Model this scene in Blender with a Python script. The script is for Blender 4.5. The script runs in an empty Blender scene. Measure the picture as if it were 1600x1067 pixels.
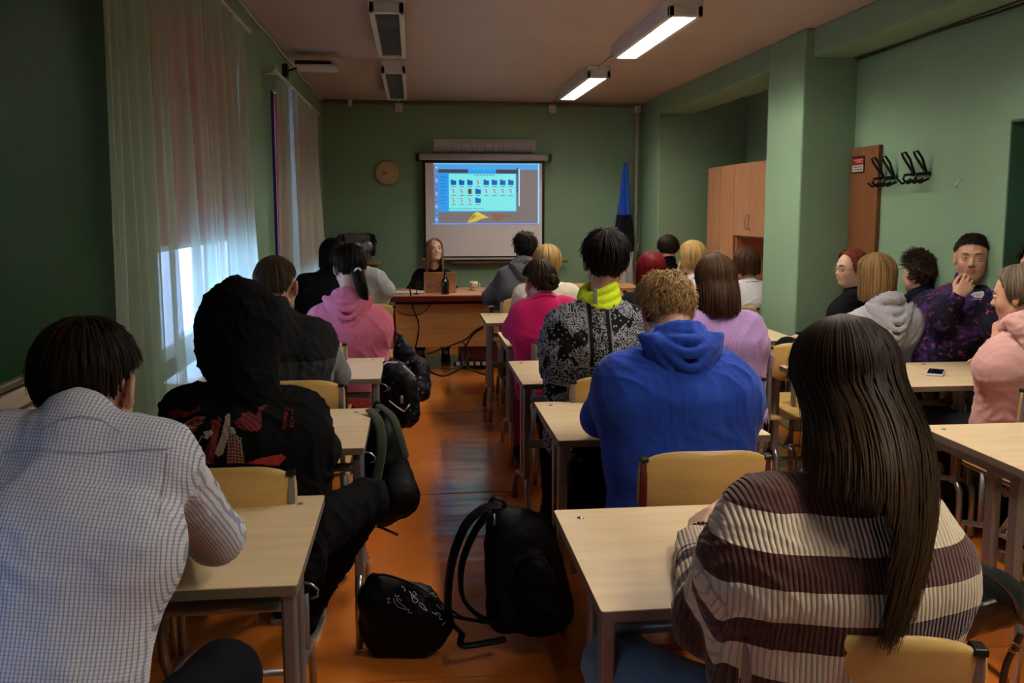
import bpy, bmesh, math, random
import numpy as np
from mathutils import Vector, Matrix
from mathutils.bvhtree import BVHTree
random.seed(7); RNG = np.random.default_rng(7)
S = bpy.context.scene
C = S.collection
# ---------------------------------------------------------------- camera, world, exposure
FPX, CXP, CYP, CAMH = 1400.0, 800.0, 491.0, 1.56
PITCH = math.atan(.117); YAW = math.radians(6.2753)
c_f = np.array([math.sin(YAW)*math.cos(PITCH), math.cos(YAW)*math.cos(PITCH), -math.sin(PITCH)])
c_r = np.array([math.cos(YAW), -math.sin(YAW), 0.0]); c_u = np.cross(c_r, c_f)
cam = bpy.data.cameras.new('camera'); co = bpy.data.objects.new('camera', cam); C.objects.link(co)
co.matrix_world = Matrix(((c_r[0], c_u[0], -c_f[0], 0), (c_r[1], c_u[1], -c_f[1], 0), (c_r[2], c_u[2], -c_f[2], CAMH), (0, 0, 0, 1)))
cam.sensor_width = 36; cam.lens = FPX/1600*36; cam.shift_y = -(533.5-CYP)/1600; cam.clip_start = .05
S.camera = co
S.view_settings.view_transform = 'Standard'; S.view_settings.look = 'None'
S.view_settings.gamma = 1; S.view_settings.use_curve_mapping = False
S.view_settings.exposure = 0.5
w = bpy.data.worlds.new('world'); S.world = w; w.use_nodes = True
w.node_tree.nodes['Background'].inputs[0].default_value = (.34, .53, 1, 1)
w.node_tree.nodes['Background'].inputs[1].default_value = 6.5
LAMP_POWER = 130.0
def ray(px, py): return c_f + c_r*(px-CXP)/FPX + c_u*(CYP-py)/FPX
def at(px, py, Y):
    d = ray(px, py); return np.array([0, 0, CAMH]) + d*(Y/d[1])
# ---------------------------------------------------------------- materials
def lin(c):
    return tuple(((x/255)/12.92 if x/255 <= .04045 else ((x/255+.055)/1.055)**2.4) for x in c) + (1,)
class NT:
    def __init__(s, m): s.t = m.node_tree; s.n = s.t.nodes; s.l = s.t.links
    def new(s, ty, **kw):
        n = s.n.new(ty)
        for k, v in kw.items():
            if isinstance(k, str) and k.startswith('i_'): n.inputs[int(k[2:])].default_value = v
            else: setattr(n, k, v)
        return n
    def link(s, a, b): s.l.new(a, b)
def base_mat(name, rough=.6, spec=.3):
    m = bpy.data.materials.new(name); m.use_nodes = True
    b = m.node_tree.nodes['Principled BSDF']
    b.inputs['Roughness'].default_value = rough; b.inputs['Specular IOR Level'].default_value = spec
    return m, NT(m), b
def coords(T, scale=(1, 1, 1), obj=True):
    tc = T.new('ShaderNodeTexCoord'); mp = T.new('ShaderNodeMapping'); mp.inputs['Scale'].default_value = scale
    T.link(tc.outputs['Object' if obj else 'Generated'], mp.inputs['Vector']); return mp.outputs[0]
def ramp(T, fac, stops, interp='LINEAR'):
    r = T.new('ShaderNodeValToRGB'); r.color_ramp.interpolation = interp
    e = r.color_ramp.elements
    while len(e) < len(stops): e.new(.5)
    for k, (p, c) in enumerate(stops): e[k].position = p; e[k].color = c
    T.link(fac, r.inputs[0]); return r.outputs[0]
def mix(T, f, a, b):
    m = T.new('ShaderNodeMix', data_type='RGBA')
    for sock, v in ((m.inputs[0], f), (m.inputs[6], a), (m.inputs[7], b)):
        if hasattr(v, 'links'): T.link(v, sock)
        else: sock.default_value = v
    return m.outputs[2]
def mth(T, op, a, b=None, c=None):
    m = T.new('ShaderNodeMath', operation=op)
    for k, v in enumerate((a, b, c)):
        if v is None: continue
        if hasattr(v, 'links'): T.link(v, m.inputs[k])
        else: m.inputs[k].default_value = v
    return m.outputs[0]
def noise(T, vec, scale, detail=3, rough=.5):
    n = T.new('ShaderNodeTexNoise'); n.inputs['Scale'].default_value = scale
    n.inputs['Detail'].default_value = detail; n.inputs['Roughness'].default_value = rough
    T.link(vec, n.inputs['Vector']); return n.outputs['Fac']
def bump(T, b, h, strength=.3, dist=.01):
    n = T.new('ShaderNodeBump'); n.inputs['Strength'].default_value = strength; n.inputs['Distance'].default_value = dist
    T.link(h, n.inputs['Height']); T.link(n.outputs[0], b.inputs['Normal'])
_mc = {}
def flat(name, rgb, rough=.6, spec=.3, metal=0, var=.12, nscale=12, bumps=.0, bscale=60):
    """plain coloured surface with slight mottling"""
    if name in _mc: return _mc[name]
    m, T, b = base_mat(name, rough, spec); b.inputs['Metallic'].default_value = metal
    v = coords(T); c = lin(rgb)
    d = tuple(x*(1-var) for x in c[:3])+(1,); e = tuple(min(1, x*(1+var)) for x in c[:3])+(1,)
    T.link(mix(T, noise(T, v, nscale), d, e), b.inputs['Base Color'])
    if bumps: bump(T, b, noise(T, v, bscale, 4), bumps, .004)
    _mc[name] = m; return m
def cloth(name, rgb, rough=.9, var=.15, weave=900, bumps=.25):
    if name in _mc: return _mc[name]
    m, T, b = base_mat(name, rough, .12); b.inputs['Sheen Weight'].default_value = .12 if sum(rgb) > 120 else 0
    v = coords(T); c = lin(rgb)
    d = tuple(x*(1-var) for x in c[:3])+(1,); e = tuple(min(1, x*(1+var)) for x in c[:3])+(1,)
    n1 = noise(T, v, 9, 5, .6); T.link(mix(T, n1, d, e), b.inputs['Base Color'])
    h = mth(T, 'ADD', mth(T, 'MULTIPLY', noise(T, v, 22, 3), 1.0), mth(T, 'MULTIPLY', noise(T, v, weave*.4, 2), .12))
    bump(T, b, h, bumps, .012); _mc[name] = m; return m
def wood(name, c1, c2, rough=.4, axis=0, scale=3, stretch=14, spec=.35):
    if name in _mc: return _mc[name]
    m, T, b = base_mat(name, rough, spec)
    sc = [stretch]*3; sc[axis] = 1.2
    v = coords(T, tuple(sc)); n1 = noise(T, v, scale, 6, .6)
    T.link(ramp(T, n1, [(.3, lin(c1)), (.7, lin(c2))]), b.inputs['Base Color'])
    bump(T, b, n1, .06, .002); _mc[name] = m; return m
def emit(name, rgb, st):
    if name in _mc: return _mc[name]
    m = bpy.data.materials.new(name); m.use_nodes = True; b = m.node_tree.nodes['Principled BSDF']
    b.inputs['Base Color'].default_value = (.02, .02, .02, 1)
    b.inputs['Emission Color'].default_value = lin(rgb); b.inputs['Emission Strength'].default_value = st
    _mc[name] = m; return m
def wallpaint(name, rgb, seed=0):
    m, T, b = base_mat(name, .55, .3); v = coords(T); c = lin(rgb)
    d = tuple(x*.88 for x in c[:3])+(1,); e = tuple(x*1.08 for x in c[:3])+(1,)
    T.link(mix(T, noise(T, v, 2.1, 5, .65), d, e), b.inputs['Base Color'])
    bump(T, b, mth(T, 'ADD', noise(T, v, 5, 3), mth(T, 'MULTIPLY', noise(T, v, 90, 3), .15)), .18, .012); return m
M_WALL = wallpaint('green wall paint', (128, 158, 128))
M_CEIL = wallpaint('ceiling whitewash', (186, 166, 156))
M_WHITE = flat('white paint', (210, 208, 200), .45)
M_CREAM = flat('cream plastic', (205, 200, 180), .5)
M_GREY = flat('grey painted tube', (136, 132, 132), .38, .5, .5, .06)
M_SILV = flat('silver tube', (172, 172, 176), .28, .5, .85, .05)
M_RED = flat('dark red tube', (92, 16, 16), .35, .5, .1)
M_BLACKP = flat('black plastic', (18, 18, 19), .4)
M_BLACK = cloth('black fabric', (13, 13, 15))
M_DESK = wood('birch laminate', (222, 194, 150), (238, 214, 174), .34, 0, 2.2, 9)
M_EDGE = flat('grey desk edging', (120, 108, 92), .5)
M_PLY = wood('chair plywood', (196, 158, 88), (218, 182, 112), .35, 0, 2.6, 7)
M_PLYEDGE = wood('plywood edge', (150, 112, 62), (214, 182, 124), .5, 0, 9, 30)
M_BEECH = wood('beech veneer', (176, 122, 84), (196, 142, 104), .4, 2, 2.5, 10)
M_TDESK = wood('teacher desk oak', (176, 128, 70), (198, 150, 92), .45, 0, 2.5, 10)
# ---------------------------------------------------------------- object helpers
def tag(o, label=None, cat=None, group=None, kind=None):
    if label: o['label'] = label
    if cat: o['category'] = cat
    if group: o['group'] = group
    if kind: o['kind'] = kind
    return o
def root(name, loc, label, cat, group=None, rz=0):
    o = bpy.data.objects.new(name, None); C.objects.link(o); o.location = loc; o.rotation_euler = (0, 0, rz)
    o.empty_display_size = .1
    bpy.context.view_layer.update() if False else None
    return tag(o, label, cat, group)
def mesh_obj(name, verts, faces, mat, parent=None, smooth=False, origin=(0, 0, 0)):
    """verts are in the parent's local space (or world minus origin)"""
    me = bpy.data.meshes.new(name)
    v = np.asarray(verts, dtype=np.float32)-np.asarray(origin, dtype=np.float32)
    if isinstance(faces, np.ndarray):
        n = faces.shape[1]; me.vertices.add(len(v)); me.vertices.foreach_set('co', v.ravel())
        me.loops.add(faces.size); me.loops.foreach_set('vertex_index', faces.ravel().astype(np.int32))
        me.polygons.add(len(faces)); me.polygons.foreach_set('loop_start', np.arange(0, faces.size, n, dtype=np.int32))
        me.update(calc_edges=True)
    else:
        me.from_pydata([tuple(map(float, p)) for p in v], [], faces); me.update()
    if smooth: me.polygons.foreach_set('use_smooth', [True]*len(me.polygons))
    for m in (mat if isinstance(mat, (list, tuple)) else [mat]): me.materials.append(m)
    o = bpy.data.objects.new(name, me); C.objects.link(o)
    if parent: o.parent = parent
    return o
class MB:
    """collects boxes, tubes, lathes ... and links them as one mesh object"""
    def __init__(s): s.bm = bmesh.new(); s.mi = 0
    def _done(s, before):
        for f in s.bm.faces:
            if f.index < 0 or f.index >= before: pass
    def box(s, c, d, bev=0, R=None, seg=2):
        M = Matrix.Translation(c) @ (R.to_4x4() if R is not None else Matrix.Identity(4)) @ Matrix.Diagonal((d[0], d[1], d[2], 1))
        r = bmesh.ops.create_cube(s.bm, size=1, matrix=M)
        vs = r['verts']; fs = {f for v in vs for f in v.link_faces}
        for f in fs: f.material_index = s.mi
        if bev:
            es = {e for v in vs for e in v.link_edges}
            rr = bmesh.ops.bevel(s.bm, geom=list(es), offset=bev, segments=seg, affect='EDGES', profile=.5)
            for f in rr['faces']: f.material_index = s.mi
        return s
    def tube(s, pts, r, n=10, cap=True, flatten=None, closed=False):
        pts = [Vector(p) for p in pts]; rr = r if isinstance(r, (list, tuple, np.ndarray)) else [r]*len(pts)
        L = len(pts); t0 = (pts[1]-pts[0]).normalized()
        a = Vector((0, 0, 1)) if abs(t0.z) < .9 else Vector((0, 1, 0)); u = t0.cross(a).normalized()
        rings = []
        for i in range(L):
            if closed: t = (pts[(i+1) % L]-pts[i-1]).normalized()
            else: t = (pts[min(i+1, L-1)]-pts[max(i-1, 0)]).normalized()
            u = (u-t*u.dot(t)).normalized(); v = t.cross(u)
            fl = flatten or (1, 1)
            rings.append([s.bm.verts.new(pts[i]+(u*math.cos(q)*fl[0]+v*math.sin(q)*fl[1])*rr[i]) for q in [2*math.pi*k/n for k in range(n)]])
        for i in range(L if closed else L-1):
            A, B = rings[i], rings[(i+1) % L]
            for k in range(n):
                f = s.bm.faces.new((A[k], A[(k+1) % n], B[(k+1) % n], B[k])); f.material_index = s.mi; f.smooth = True
        if cap and not closed:
            for R_, fl in ((rings[0], True), (rings[-1], False)):
                f = s.bm.faces.new(R_[::-1] if fl else R_); f.material_index = s.mi
        return s
    def lathe(s, prof, c=(0, 0, 0), n=24, R=None):
        """prof = [(r, z)...] about z"""
        c = Vector(c); rings = []
        for r, z in prof:
            ring = []
            for k in range(n):
                q = 2*math.pi*k/n; p = Vector((r*math.cos(q), r*math.sin(q), z))
                if R is not None: p = R @ p
                ring.append(s.bm.verts.new(p+c))
            rings.append(ring)
        for A, B in zip(rings, rings[1:]):
            for k in range(n):
                f = s.bm.faces.new((A[k], A[(k+1) % n], B[(k+1) % n], B[k])); f.material_index = s.mi; f.smooth = True
        if prof[0][0] > 1e-5: s.bm.faces.new(rings[0][::-1]).material_index = s.mi
        if prof[-1][0] > 1e-5: s.bm.faces.new(rings[-1]).material_index = s.mi
        return s
    def prism(s, poly, a, b, axis=2):
        """poly 2D outline extruded between a and b along an axis"""
        def mk(p, q): return (p[0], p[1], q) if axis == 2 else ((p[0], q, p[1]) if axis == 1 else (q, p[0], p[1]))
        A = [s.bm.verts.new(mk(p, a)) for p in poly]; B = [s.bm.verts.new(mk(p, b)) for p in poly]; n = len(poly)
        s.bm.faces.new(A).material_index = s.mi; s.bm.faces.new(B[::-1]).material_index = s.mi
        for k in range(n): s.bm.faces.new((A[k], B[k], B[(k+1) % n], A[(k+1) % n])).material_index = s.mi
        return s
    def sph(s, c, r, sc=(1, 1, 1), seg=12):
        M = Matrix.Translation(c) @ Matrix.Diagonal((sc[0], sc[1], sc[2], 1))
        rr = bmesh.ops.create_uvsphere(s.bm, u_segments=seg, v_segments=max(6, seg*2//3), radius=r, matrix=M)
        for f in {f for v in rr['verts'] for f in v.link_faces}: f.material_index = s.mi; f.smooth = True
        return s
    def build(s, name, mat, parent=None, origin=(0, 0, 0)):
        bmesh.ops.remove_doubles(s.bm, verts=s.bm.verts, dist=1e-6)
        bmesh.ops.recalc_face_normals(s.bm, faces=s.bm.faces)
        me = bpy.data.meshes.new(name); s.bm.to_mesh(me); s.bm.free()
        if any(origin): me.transform(Matrix.Translation(-Vector(origin)))
        for m in (mat if isinstance(mat, (list, tuple)) else [mat]): me.materials.append(m)
        o = bpy.data.objects.new(name, me); C.objects.link(o); o.location = origin if not parent else (0, 0, 0)
        if parent: o.parent = parent
        return o
def box_obj(name, lo, hi, mat, parent=None, bev=0):
    c = [(a+b)/2 for a, b in zip(lo, hi)]; d = [b-a for a, b in zip(lo, hi)]
    return MB().box(c, d, bev).build(name, mat, parent)
def struct(o): o['kind'] = 'structure'; return o
def copy_tree(o, parent=None):
    c = o.copy(); C.objects.link(c)
    for k in ('label', 'category', 'group'):
        pass
    c.parent = parent
    for ch in list(o.children): copy_tree(ch, c)
    return c
def arc(c, r, a0, a1, n, plane='yz', x=0):
    out = []
    for k in range(n+1):
        q = math.radians(a0+(a1-a0)*k/n); p = (c[0]+r*math.cos(q), c[1]+r*math.sin(q))
        out.append((x, p[0], p[1]) if plane == 'yz' else (p[0], x, p[1]) if plane == 'xz' else (p[0], p[1], x))
    return out
# ================================================================ ROOM
XL, XR, YB, YF, ZC = -.99, 3.02, 10.3, -2.6, 2.77
def floor_mat():
    m, T, b = base_mat('orange linoleum', .2, .75)
    v = coords(T); n1 = noise(T, v, 1.3, 5, .6); n2 = noise(T, v, 7, 6, .7)
    c = ramp(T, n1, [(.3, lin((196, 104, 34))), (.7, lin((218, 128, 46)))])
    c = mix(T, mth(T, 'MULTIPLY', n2, .3), c, lin((150, 74, 28)))
    # small chips and dark specks
    vo = T.new('ShaderNodeTexVoronoi'); vo.inputs['Scale'].default_value = 9; T.link(v, vo.inputs['Vector'])
    sp = mth(T, 'LESS_THAN', vo.outputs['Distance'], .035); c = mix(T, sp, c, lin((40, 26, 18)))
    T.link(c, b.inputs['Base Color'])
    T.link(ramp(T, n2, [(.25, (.13, .13, .13, 1)), (.75, (.27, .27, .27, 1))]), b.inputs['Roughness'])
    # long shallow waves of the sheets across the room
    v2 = coords(T, (.7, 2.2, 1)); h = mth(T, 'ADD', noise(T, v2, 2.2, 2), mth(T, 'MULTIPLY', noise(T, v, 26, 3), .05))
    bump(T, b, h, .35, .02); return m
M_FLOOR = floor_mat()
strips = struct(box_obj('floor', (XL-.6, YF-.2, -.1), (XR+1.2, YB+.2, 0), M_FLOOR))
M_SEAM = flat('floor seam welt', (176, 96, 38), .3)
for k, yy in enumerate((.9, 2.85, 4.82, 6.8, 8.75)):
    struct(MB().box(((XL+XR)/2, yy, .0008), (XR-XL, .012, .0026), .0008).build('trim_%d' % (k+1), M_SEAM))
struct(box_obj('ceiling', (XL-.3, YF-.2, ZC), (XR+1.2, YB+.2, ZC+.12), M_CEIL))
struct(box_obj('wall_back', (XL-.3, YB, 0), (XR+1.2, YB+.2, ZC), M_WALL))
struct(box_obj('wall_front', (XL-.3, YF-.2, 0), (XR+1.2, YF, ZC), M_WALL))
WIN = [(-1.0, 1.25, .88, 2.46), (3.62, 5.55, .88, 2.46), (6.62, 8.85, .88, 2.42)]
b = MB(); ys = [YF]+[q for w_ in WIN for q in w_[:2]]+[YB]
for a, c in zip(ys[0::2], ys[1::2]): b.box((XL-.15, (a+c)/2, ZC/2), (.3, c-a, ZC))
for y0, y1, z0, z1 in WIN:
    b.box((XL-.15, (y0+y1)/2, z0/2), (.3, y1-y0, z0)); b.box((XL-.15, (y0+y1)/2, (z1+ZC)/2), (.3, y1-y0, ZC-z1))
struct(b.build('wall_left', M_WALL))
# right side: wall with doorway, pillar, beams, alcove
DOOR = (3.35, 4.32)
b = MB(); b.box((XR+.15, (DOOR[1]+5.95)/2, 1.29), (.3, 5.95-DOOR[1], 2.58)); b.box((XR+.15, (YF+DOOR[0])/2, 1.29), (.3, DOOR[0]-YF, 2.58))
b.box((XR+.15, (DOOR[0]+DOOR[1])/2, 2.295), (.3, DOOR[1]-DOOR[0], .57)); struct(b.build('wall_right', M_WALL))
M_DARKG = wallpaint('dark green doorway paint', (52, 88, 66))
struct(box_obj('door_1', (XR+.16, DOOR[0], 0), (XR+.2, DOOR[1], 2.0), M_DARKG, bev=.004))
struct(MB().box((XR+.075, DOOR[1]-.006, 1), (.15, .012, 2)).box((XR+.075, (DOOR[0]+DOOR[1])/2, 2.004), (.15, DOOR[1]-DOOR[0], .012)).build('trim_6', M_DARKG))
PX0 = 2.64
struct(MB().box(((PX0+XR)/2+.3, 6.26, ZC/2), (XR-PX0+.6, .62, ZC), .012).build('pillar', M_WALL))
struct(MB().box(((PX0+XR)/2, (9.6+6.57)/2, 2.675), (XR-PX0, 9.6-6.57, .19), .006).build('beam', M_WALL))
struct(MB().box((2.70+.3, (YF+5.95)/2, 2.675), (.6, 5.95-YF, .19), .006).build('beam', M_WALL))
struct(MB().box(((PX0+XR)/2+.3, (9.55+YB)/2, ZC/2), (XR-PX0+.6, YB-9.55, ZC), .01).build('pilaster', M_WALL))
struct(box_obj('wall_alcove', (3.62, 6.4, 0), (3.8, 9.7, ZC), M_WALL))
# pipe, trunking, baseboards
struct(MB().tube([(2.575, YB-.045, .3), (2.575, YB-.045, 2.72)], .018).box((2.575, YB-.035, 1.12), (.075, .05, .09), .006).box((2.575, YB-.035, 2.70), (.07, .05, .08), .006).build('trim_7', M_WHITE))
struct(MB().box(((XL+2.6)/2, YB-.012, 2.735), (2.6-XL, .024, .03), .003).build('trim_8', flat('dusty trunking', (120, 112, 96))))
struct(MB().tube([(XL+.02, y, 2.745+.006*math.sin(y*5)) for y in np.linspace(3, 10.2, 30)], .007, 6).build('trim_9', M_CREAM))
struct(MB().tube([(XR-.03, y, 2.565+.004*math.sin(y*4)) for y in np.linspace(1, 5.9, 26)], .007, 6).tube([(XR-.05, y, 2.57+.004*math.sin(y*3+1)) for y in np.linspace(1, 5.9, 26)], .005, 6).build('trim_10', flat('dark cable', (50, 46, 40))))
struct(box_obj('baseboard_back', (XL, YB-.015, 0), (PX0, YB, .07), flat('dark skirting', (70, 44, 28))))
struct(box_obj('baseboard_left', (XL, YF, 0), (XL+.015, YB, .07), flat('dark skirting', (70, 44, 28))))
for i, (px, py, wd, hh) in enumerate(((547, 160, .05, .08), (623, 168, .085, .1), (863, 170, .085, .09))):
    p = at(px, py, YB-.03)
    lab = ('small cream junction box under the ceiling above the wall clock', 'larger cream junction box on the back wall in line with the unlit lamps', 'cream junction box under the ceiling right above the projection screen')[i]
    tag(MB().box((0, 0, 0), (wd, .04, hh), .005).box((0, -.022, 0), (wd*.8, .006, hh*.8), .002).build('junction_box', M_CREAM), lab, 'junction box', 'junction boxes along the back wall').location = p
# ---------------------------------------------------------------- windows
def glass_mat():
    m = bpy.data.materials.new('window glass'); m.use_nodes = True; T = NT(m); out = T.n['Material Output']; T.n.remove(T.n['Principled BSDF'])
    tr = T.new('ShaderNodeBsdfTransparent'); gl = T.new('ShaderNodeBsdfGlossy'); gl.inputs['Roughness'].default_value = .05; mx = T.new('ShaderNodeMixShader'); mx.inputs[0].default_value = .07
    T.link(tr.outputs[0], mx.inputs[1]); T.link(gl.outputs[0], mx.inputs[2]); T.link(mx.outputs[0], out.inputs[0]); return m
M_GLASS = glass_mat()
for i, (y0, y1, z0, z1) in enumerate(WIN):
    r = struct(bpy.data.objects.new('window_%d' % (i+1), None)); C.objects.link(r); r.location = (XL-.14, (y0+y1)/2, z0)
    W, Hh = y1-y0, z1-z0; f = MB()
    for yy in (-W/2+.035, -W/6, W/6, W/2-.035): f.box((0, yy, Hh/2), (.07, .07, Hh), .006)
    for zz in (.035, Hh-.035, Hh*.62): f.box((0, 0, zz), (.062, W, .07), .006)
    f.build('window_frame', M_WHITE, r)
    for k in range(3):
        a = -W/2+k*W/3+.05
        for za, zb in ((.07, Hh*.62-.035), (Hh*.62+.035, Hh-.07)):
            box_obj('pane', (-.004, a, za), (.004, a+W/3-.07, zb), M_GLASS, r)
    MB().box((.12, 0, -.015), (.3, W+.06, .03), .008).build('window_sill', M_WHITE, r)
# blinds (translucent roller blinds)
def sheer(name, col, transl, transp, stripes=0):
    m = bpy.data.materials.new(name); m.use_nodes = True; T = NT(m); out = T.n['Material Output']; T.n.remove(T.n['Principled BSDF'])
    v = coords(T); d = T.new('ShaderNodeBsdfDiffuse'); t = T.new('ShaderNodeBsdfTranslucent'); p = T.new('ShaderNodeBsdfTransparent')
    c = lin(col); cc = mix(T, noise(T, v, 6, 4), tuple(x*.85 for x in c[:3])+(1,), c)
    for s_ in (d, t): T.link(cc, s_.inputs['Color'])
    m1 = T.new('ShaderNodeMixShader'); m1.inputs[0].default_value = transl; T.link(d.outputs[0], m1.inputs[1]); T.link(t.outputs[0], m1.inputs[2])
    m2 = T.new('ShaderNodeMixShader'); T.link(m1.outputs[0], m2.inputs[1]); T.link(p.outputs[0], m2.inputs[2])
    m2.inputs[0].default_value = transp
    T.link(m2.outputs[0], out.inputs[0]); return m
M_BLIND = sheer('dusty pink roller blind', (176, 92, 100), .35, .0)
M_BLIND2 = sheer('dark blue blind', (40, 52, 92), .1, .0)
M_CURT = sheer('white sheer curtain', (208, 224, 204), .45, .42)
bl = root('roller_blind', (XL-.03, 4.56, 1.40), 'dusty pink roller blind pulled halfway down in the near window', 'blind')
MB().box((0, 0, .53), (.006, 1.95, 1.06)).build('blind_cloth', M_BLIND, bl); MB().tube([(0, -1.0, 1.07), (0, 1.0, 1.07)], .022).build('roller', M_WHITE, bl); MB().box((0, 0, 0), (.014, 1.95, .025), .004).build('bottom_bar', M_WHITE, bl)
bl = root('roller_blind', (XL-.03, .12, 1.12), 'added dusty pink roller blind dimming the unseen window behind the camera', 'blind')
MB().box((0, 0, .67), (.006, 2.27, 1.34)).build('blind_cloth', M_BLIND, bl); MB().tube([(0, -1.12, 1.34), (0, 1.12, 1.34)], .022).build('roller', M_WHITE, bl)  # unseen blind, added to weaken the daylight from the rear window
bl = root('roller_blind', (XL-.03, 7.74, 1.05), 'dark blue blind behind the curtain of the far window', 'blind')
MB().box((0, -.96, .62), (.006, .34, 1.5)).build('blind_cloth', M_BLIND2, bl); MB().box((0, .2, .68), (.006, 1.9, 1.4)).build('blind_cloth', M_BLIND, bl); MB().tube([(0, -1.1, 1.4), (0, 1.1, 1.4)], .022).build('roller', M_WHITE, bl)
# curtains
def curtain(name, ytop, ybot, zt, zb, label, nf, seed, amp=.035):
    rr = np.random.default_rng(seed); r = root(name, (XL+.1, ytop[0], zb), label, 'curtain')
    nu, nv = 420, 40; u = np.linspace(0, 1, nu); V = []
    ph = np.cumsum(.6+rr.random(nf*2+2)*.9); ph = ph/ph[-1]*2*math.pi*nf
    warp = np.interp(u, np.linspace(0, 1, len(ph)), ph)
    for j in range(nv):
        t = j/(nv-1)
        y = ytop[0]+(ytop[1]-ytop[0])*u; yb = ybot[0]+(ybot[1]-ybot[0])*u
        s_ = t**1.25; yy = y*(1-s_)+yb*s_
        a = amp*(.45+.8*t)*(.7+.5*np.sin(u*13+seed))
        xx = a*np.sin(warp+.5*np.sin(t*2+u*9)) + .012*np.sin(warp*2.3+t*3); yy = yy+.012*np.cos(warp)*t
        V.append(np.stack([xx, yy-ytop[0], np.full(nu, (zt-zb)*(1-t))], 1))
    V = np.concatenate(V); i = np.arange(nu-1); F = []
    for j in range(nv-1): q = j*nu+i; F.append(np.stack([q, q+1, q+nu+1, q+nu], 1))
    o = mesh_obj('curtain_cloth', V, np.concatenate(F), M_CURT, r, True)
    b = MB().tube([(0, -.12, zt-zb+.02), (0, ytop[1]-ytop[0]+.12, zt-zb+.02)], .011)
    b.sph((0, -.13, zt-zb+.02), .02).sph((0, ytop[1]-ytop[0]+.13, zt-zb+.02), .02); b.build('rail', M_CREAM, r)
    g = MB()
    for yy in (0.02, ytop[1]-ytop[0]-.02): g.tube([(-.1, yy, zt-zb+.02), (0, yy, zt-zb+.02)], .008)
    g.build('rail_bracket', M_CREAM, r)
    return r
curtain('curtain', (2.82, 3.22), (2.80, 3.27), 2.52, .12, 'gathered end of the white sheer curtain beside the green board', 4, 3, .05)
curtain('curtain', (3.26, 5.12), (3.42, 5.62), 2.52, .12, 'wide white sheer curtain spread across the near window', 9, 5, .028)
curtain('curtain', (6.30, 8.75), (6.55, 9.45), 2.45, .12, 'white sheer curtain over the far window beside the clock wall', 8, 9, .045)
curtain('curtain', (-1.2, 1.4), (-1.2, 1.4), 2.52, .12, 'added white sheer curtain dimming the unseen window behind the camera', 8, 12, .04)  # added out of view to soften the blue daylight of that window
# chalkboard
cb = root('chalkboard', (XL+.03, 1.5, 1.16), 'dark green chalkboard on the left wall with a pale chalk tray', 'chalkboard')
def board_mat():
    m, T, b = base_mat('green board', .45, .3); v = coords(T, (1, 1, .6)); n = noise(T, v, 3, 6, .65)
    T.link(ramp(T, n, [(.3, lin((8, 44, 20))), (.75, lin((14, 60, 30)))]), b.inputs['Base Color']); return m
box_obj('board_panel', (-.015, -.05, 0), (.012, 1.56, 1.5), board_mat(), cb, .003)
fr = MB(); fr.box((.01, 1.565, .75), (.035, .02, 1.54), .004).box((.01, -.06, .75), (.035, .02, 1.54), .004).box((.01, .75, 1.51), (.035, 1.65, .02), .004).box((.01, .75, -.008), (.035, 1.65, .02), .004); fr.build('board_frame', flat('board frame', (96, 88, 66), .4), cb)
tr = MB(); tr.box((.03, .72, -.035), (.09, 1.5, .014), .003).box((.078, .72, -.02), (.012, 1.5, .04), .003).box((.0, .72, -.07), (.03, 1.5, .06), .004)
tr.build('chalk_tray', flat('tray wood', (170, 160, 140), .5), cb); MB().lathe([(0, 0), (.008, 0), (.006, .006), (0, .007)], (.018, .65, -.07), 10, Matrix.Rotation(math.pi/2, 3, 'Y')).build('screw', M_SILV, cb)
# ---------------------------------------------------------------- ceiling lamps
def lampmat(on):
    if on: return emit('lit tube', (255, 246, 234), LAMP_POWER)
    return flat('unlit teal louvre', (96, 132, 128), .25, .6)
def lamp(x, y0, y1, on, label):
    L = y1-y0; r = root('ceiling_lamp', (x, y0, ZC-.10), label, 'ceiling lamp', 'lit ceiling lamps' if on else 'unlit ceiling lamps')
    h = MB(); h.box((0, L/2, .075), (.20, L, .05), .004)
    for sx in (-1, 1): h.box((sx*.085, L/2, .03), (.03, L, .06), .003)
    for yy in (.02, L-.02): h.box((0, yy, .03), (.2, .04, .06), .003)
    h.build('housing', M_WHITE, r)
    MB().box((0, L/2, .056), (.138, L-.08, .006)).build('reflector', M_SILV if on else lampmat(False), r)
    t = MB()
    for sx in (-.034, .034): t.tube([(sx, .05, .040), (sx, L-.05, .040)], .013, 8)
    t.build('tube', lampmat(True) if on else flat('dead tube', (120, 150, 150), .3), r)
    b_ = MB()
    for k in range(1, 26): b_.box((0, .04+(L-.08)*k/26, .018), (.136, .0015, .024))
    b_.build('louvre', M_SILV, r)['kind'] = 'stuff'
    return r
for args in ((1.585, 5.2, 6.72, True, 'lit fluorescent ceiling lamp nearer the camera, right row'), (1.585, 7.66, 9.25, True, 'lit fluorescent ceiling lamp of the right row nearest the projection screen'),
             (1.585, 2.72, 4.24, True, 'lit fluorescent ceiling lamp above the right front desk, out of the picture'), (1.585, .2, 1.72, True, 'lit fluorescent ceiling lamp over the camera, out of the picture'),
             (-.135, 5.3, 6.85, False, 'unlit fluorescent ceiling lamp of the left row nearer the camera'), (-.145, 7.6, 9.45, False, 'unlit fluorescent ceiling lamp of the left row nearest the back wall')): lamp(*args)
for x in (-.14, 1.585):
    ys_ = (6.85, 7.6) if x < 0 else (6.72, 7.66)
    for a, c in (ys_, (9.45 if x < 0 else 9.25, YB)):
        struct(MB().tube([(x, a, ZC-.012), (x, c, ZC-.012)], .008, 6).build('trim_%d' % (11+int(x > 0)*2+int(a > 9)), M_CREAM))
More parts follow.
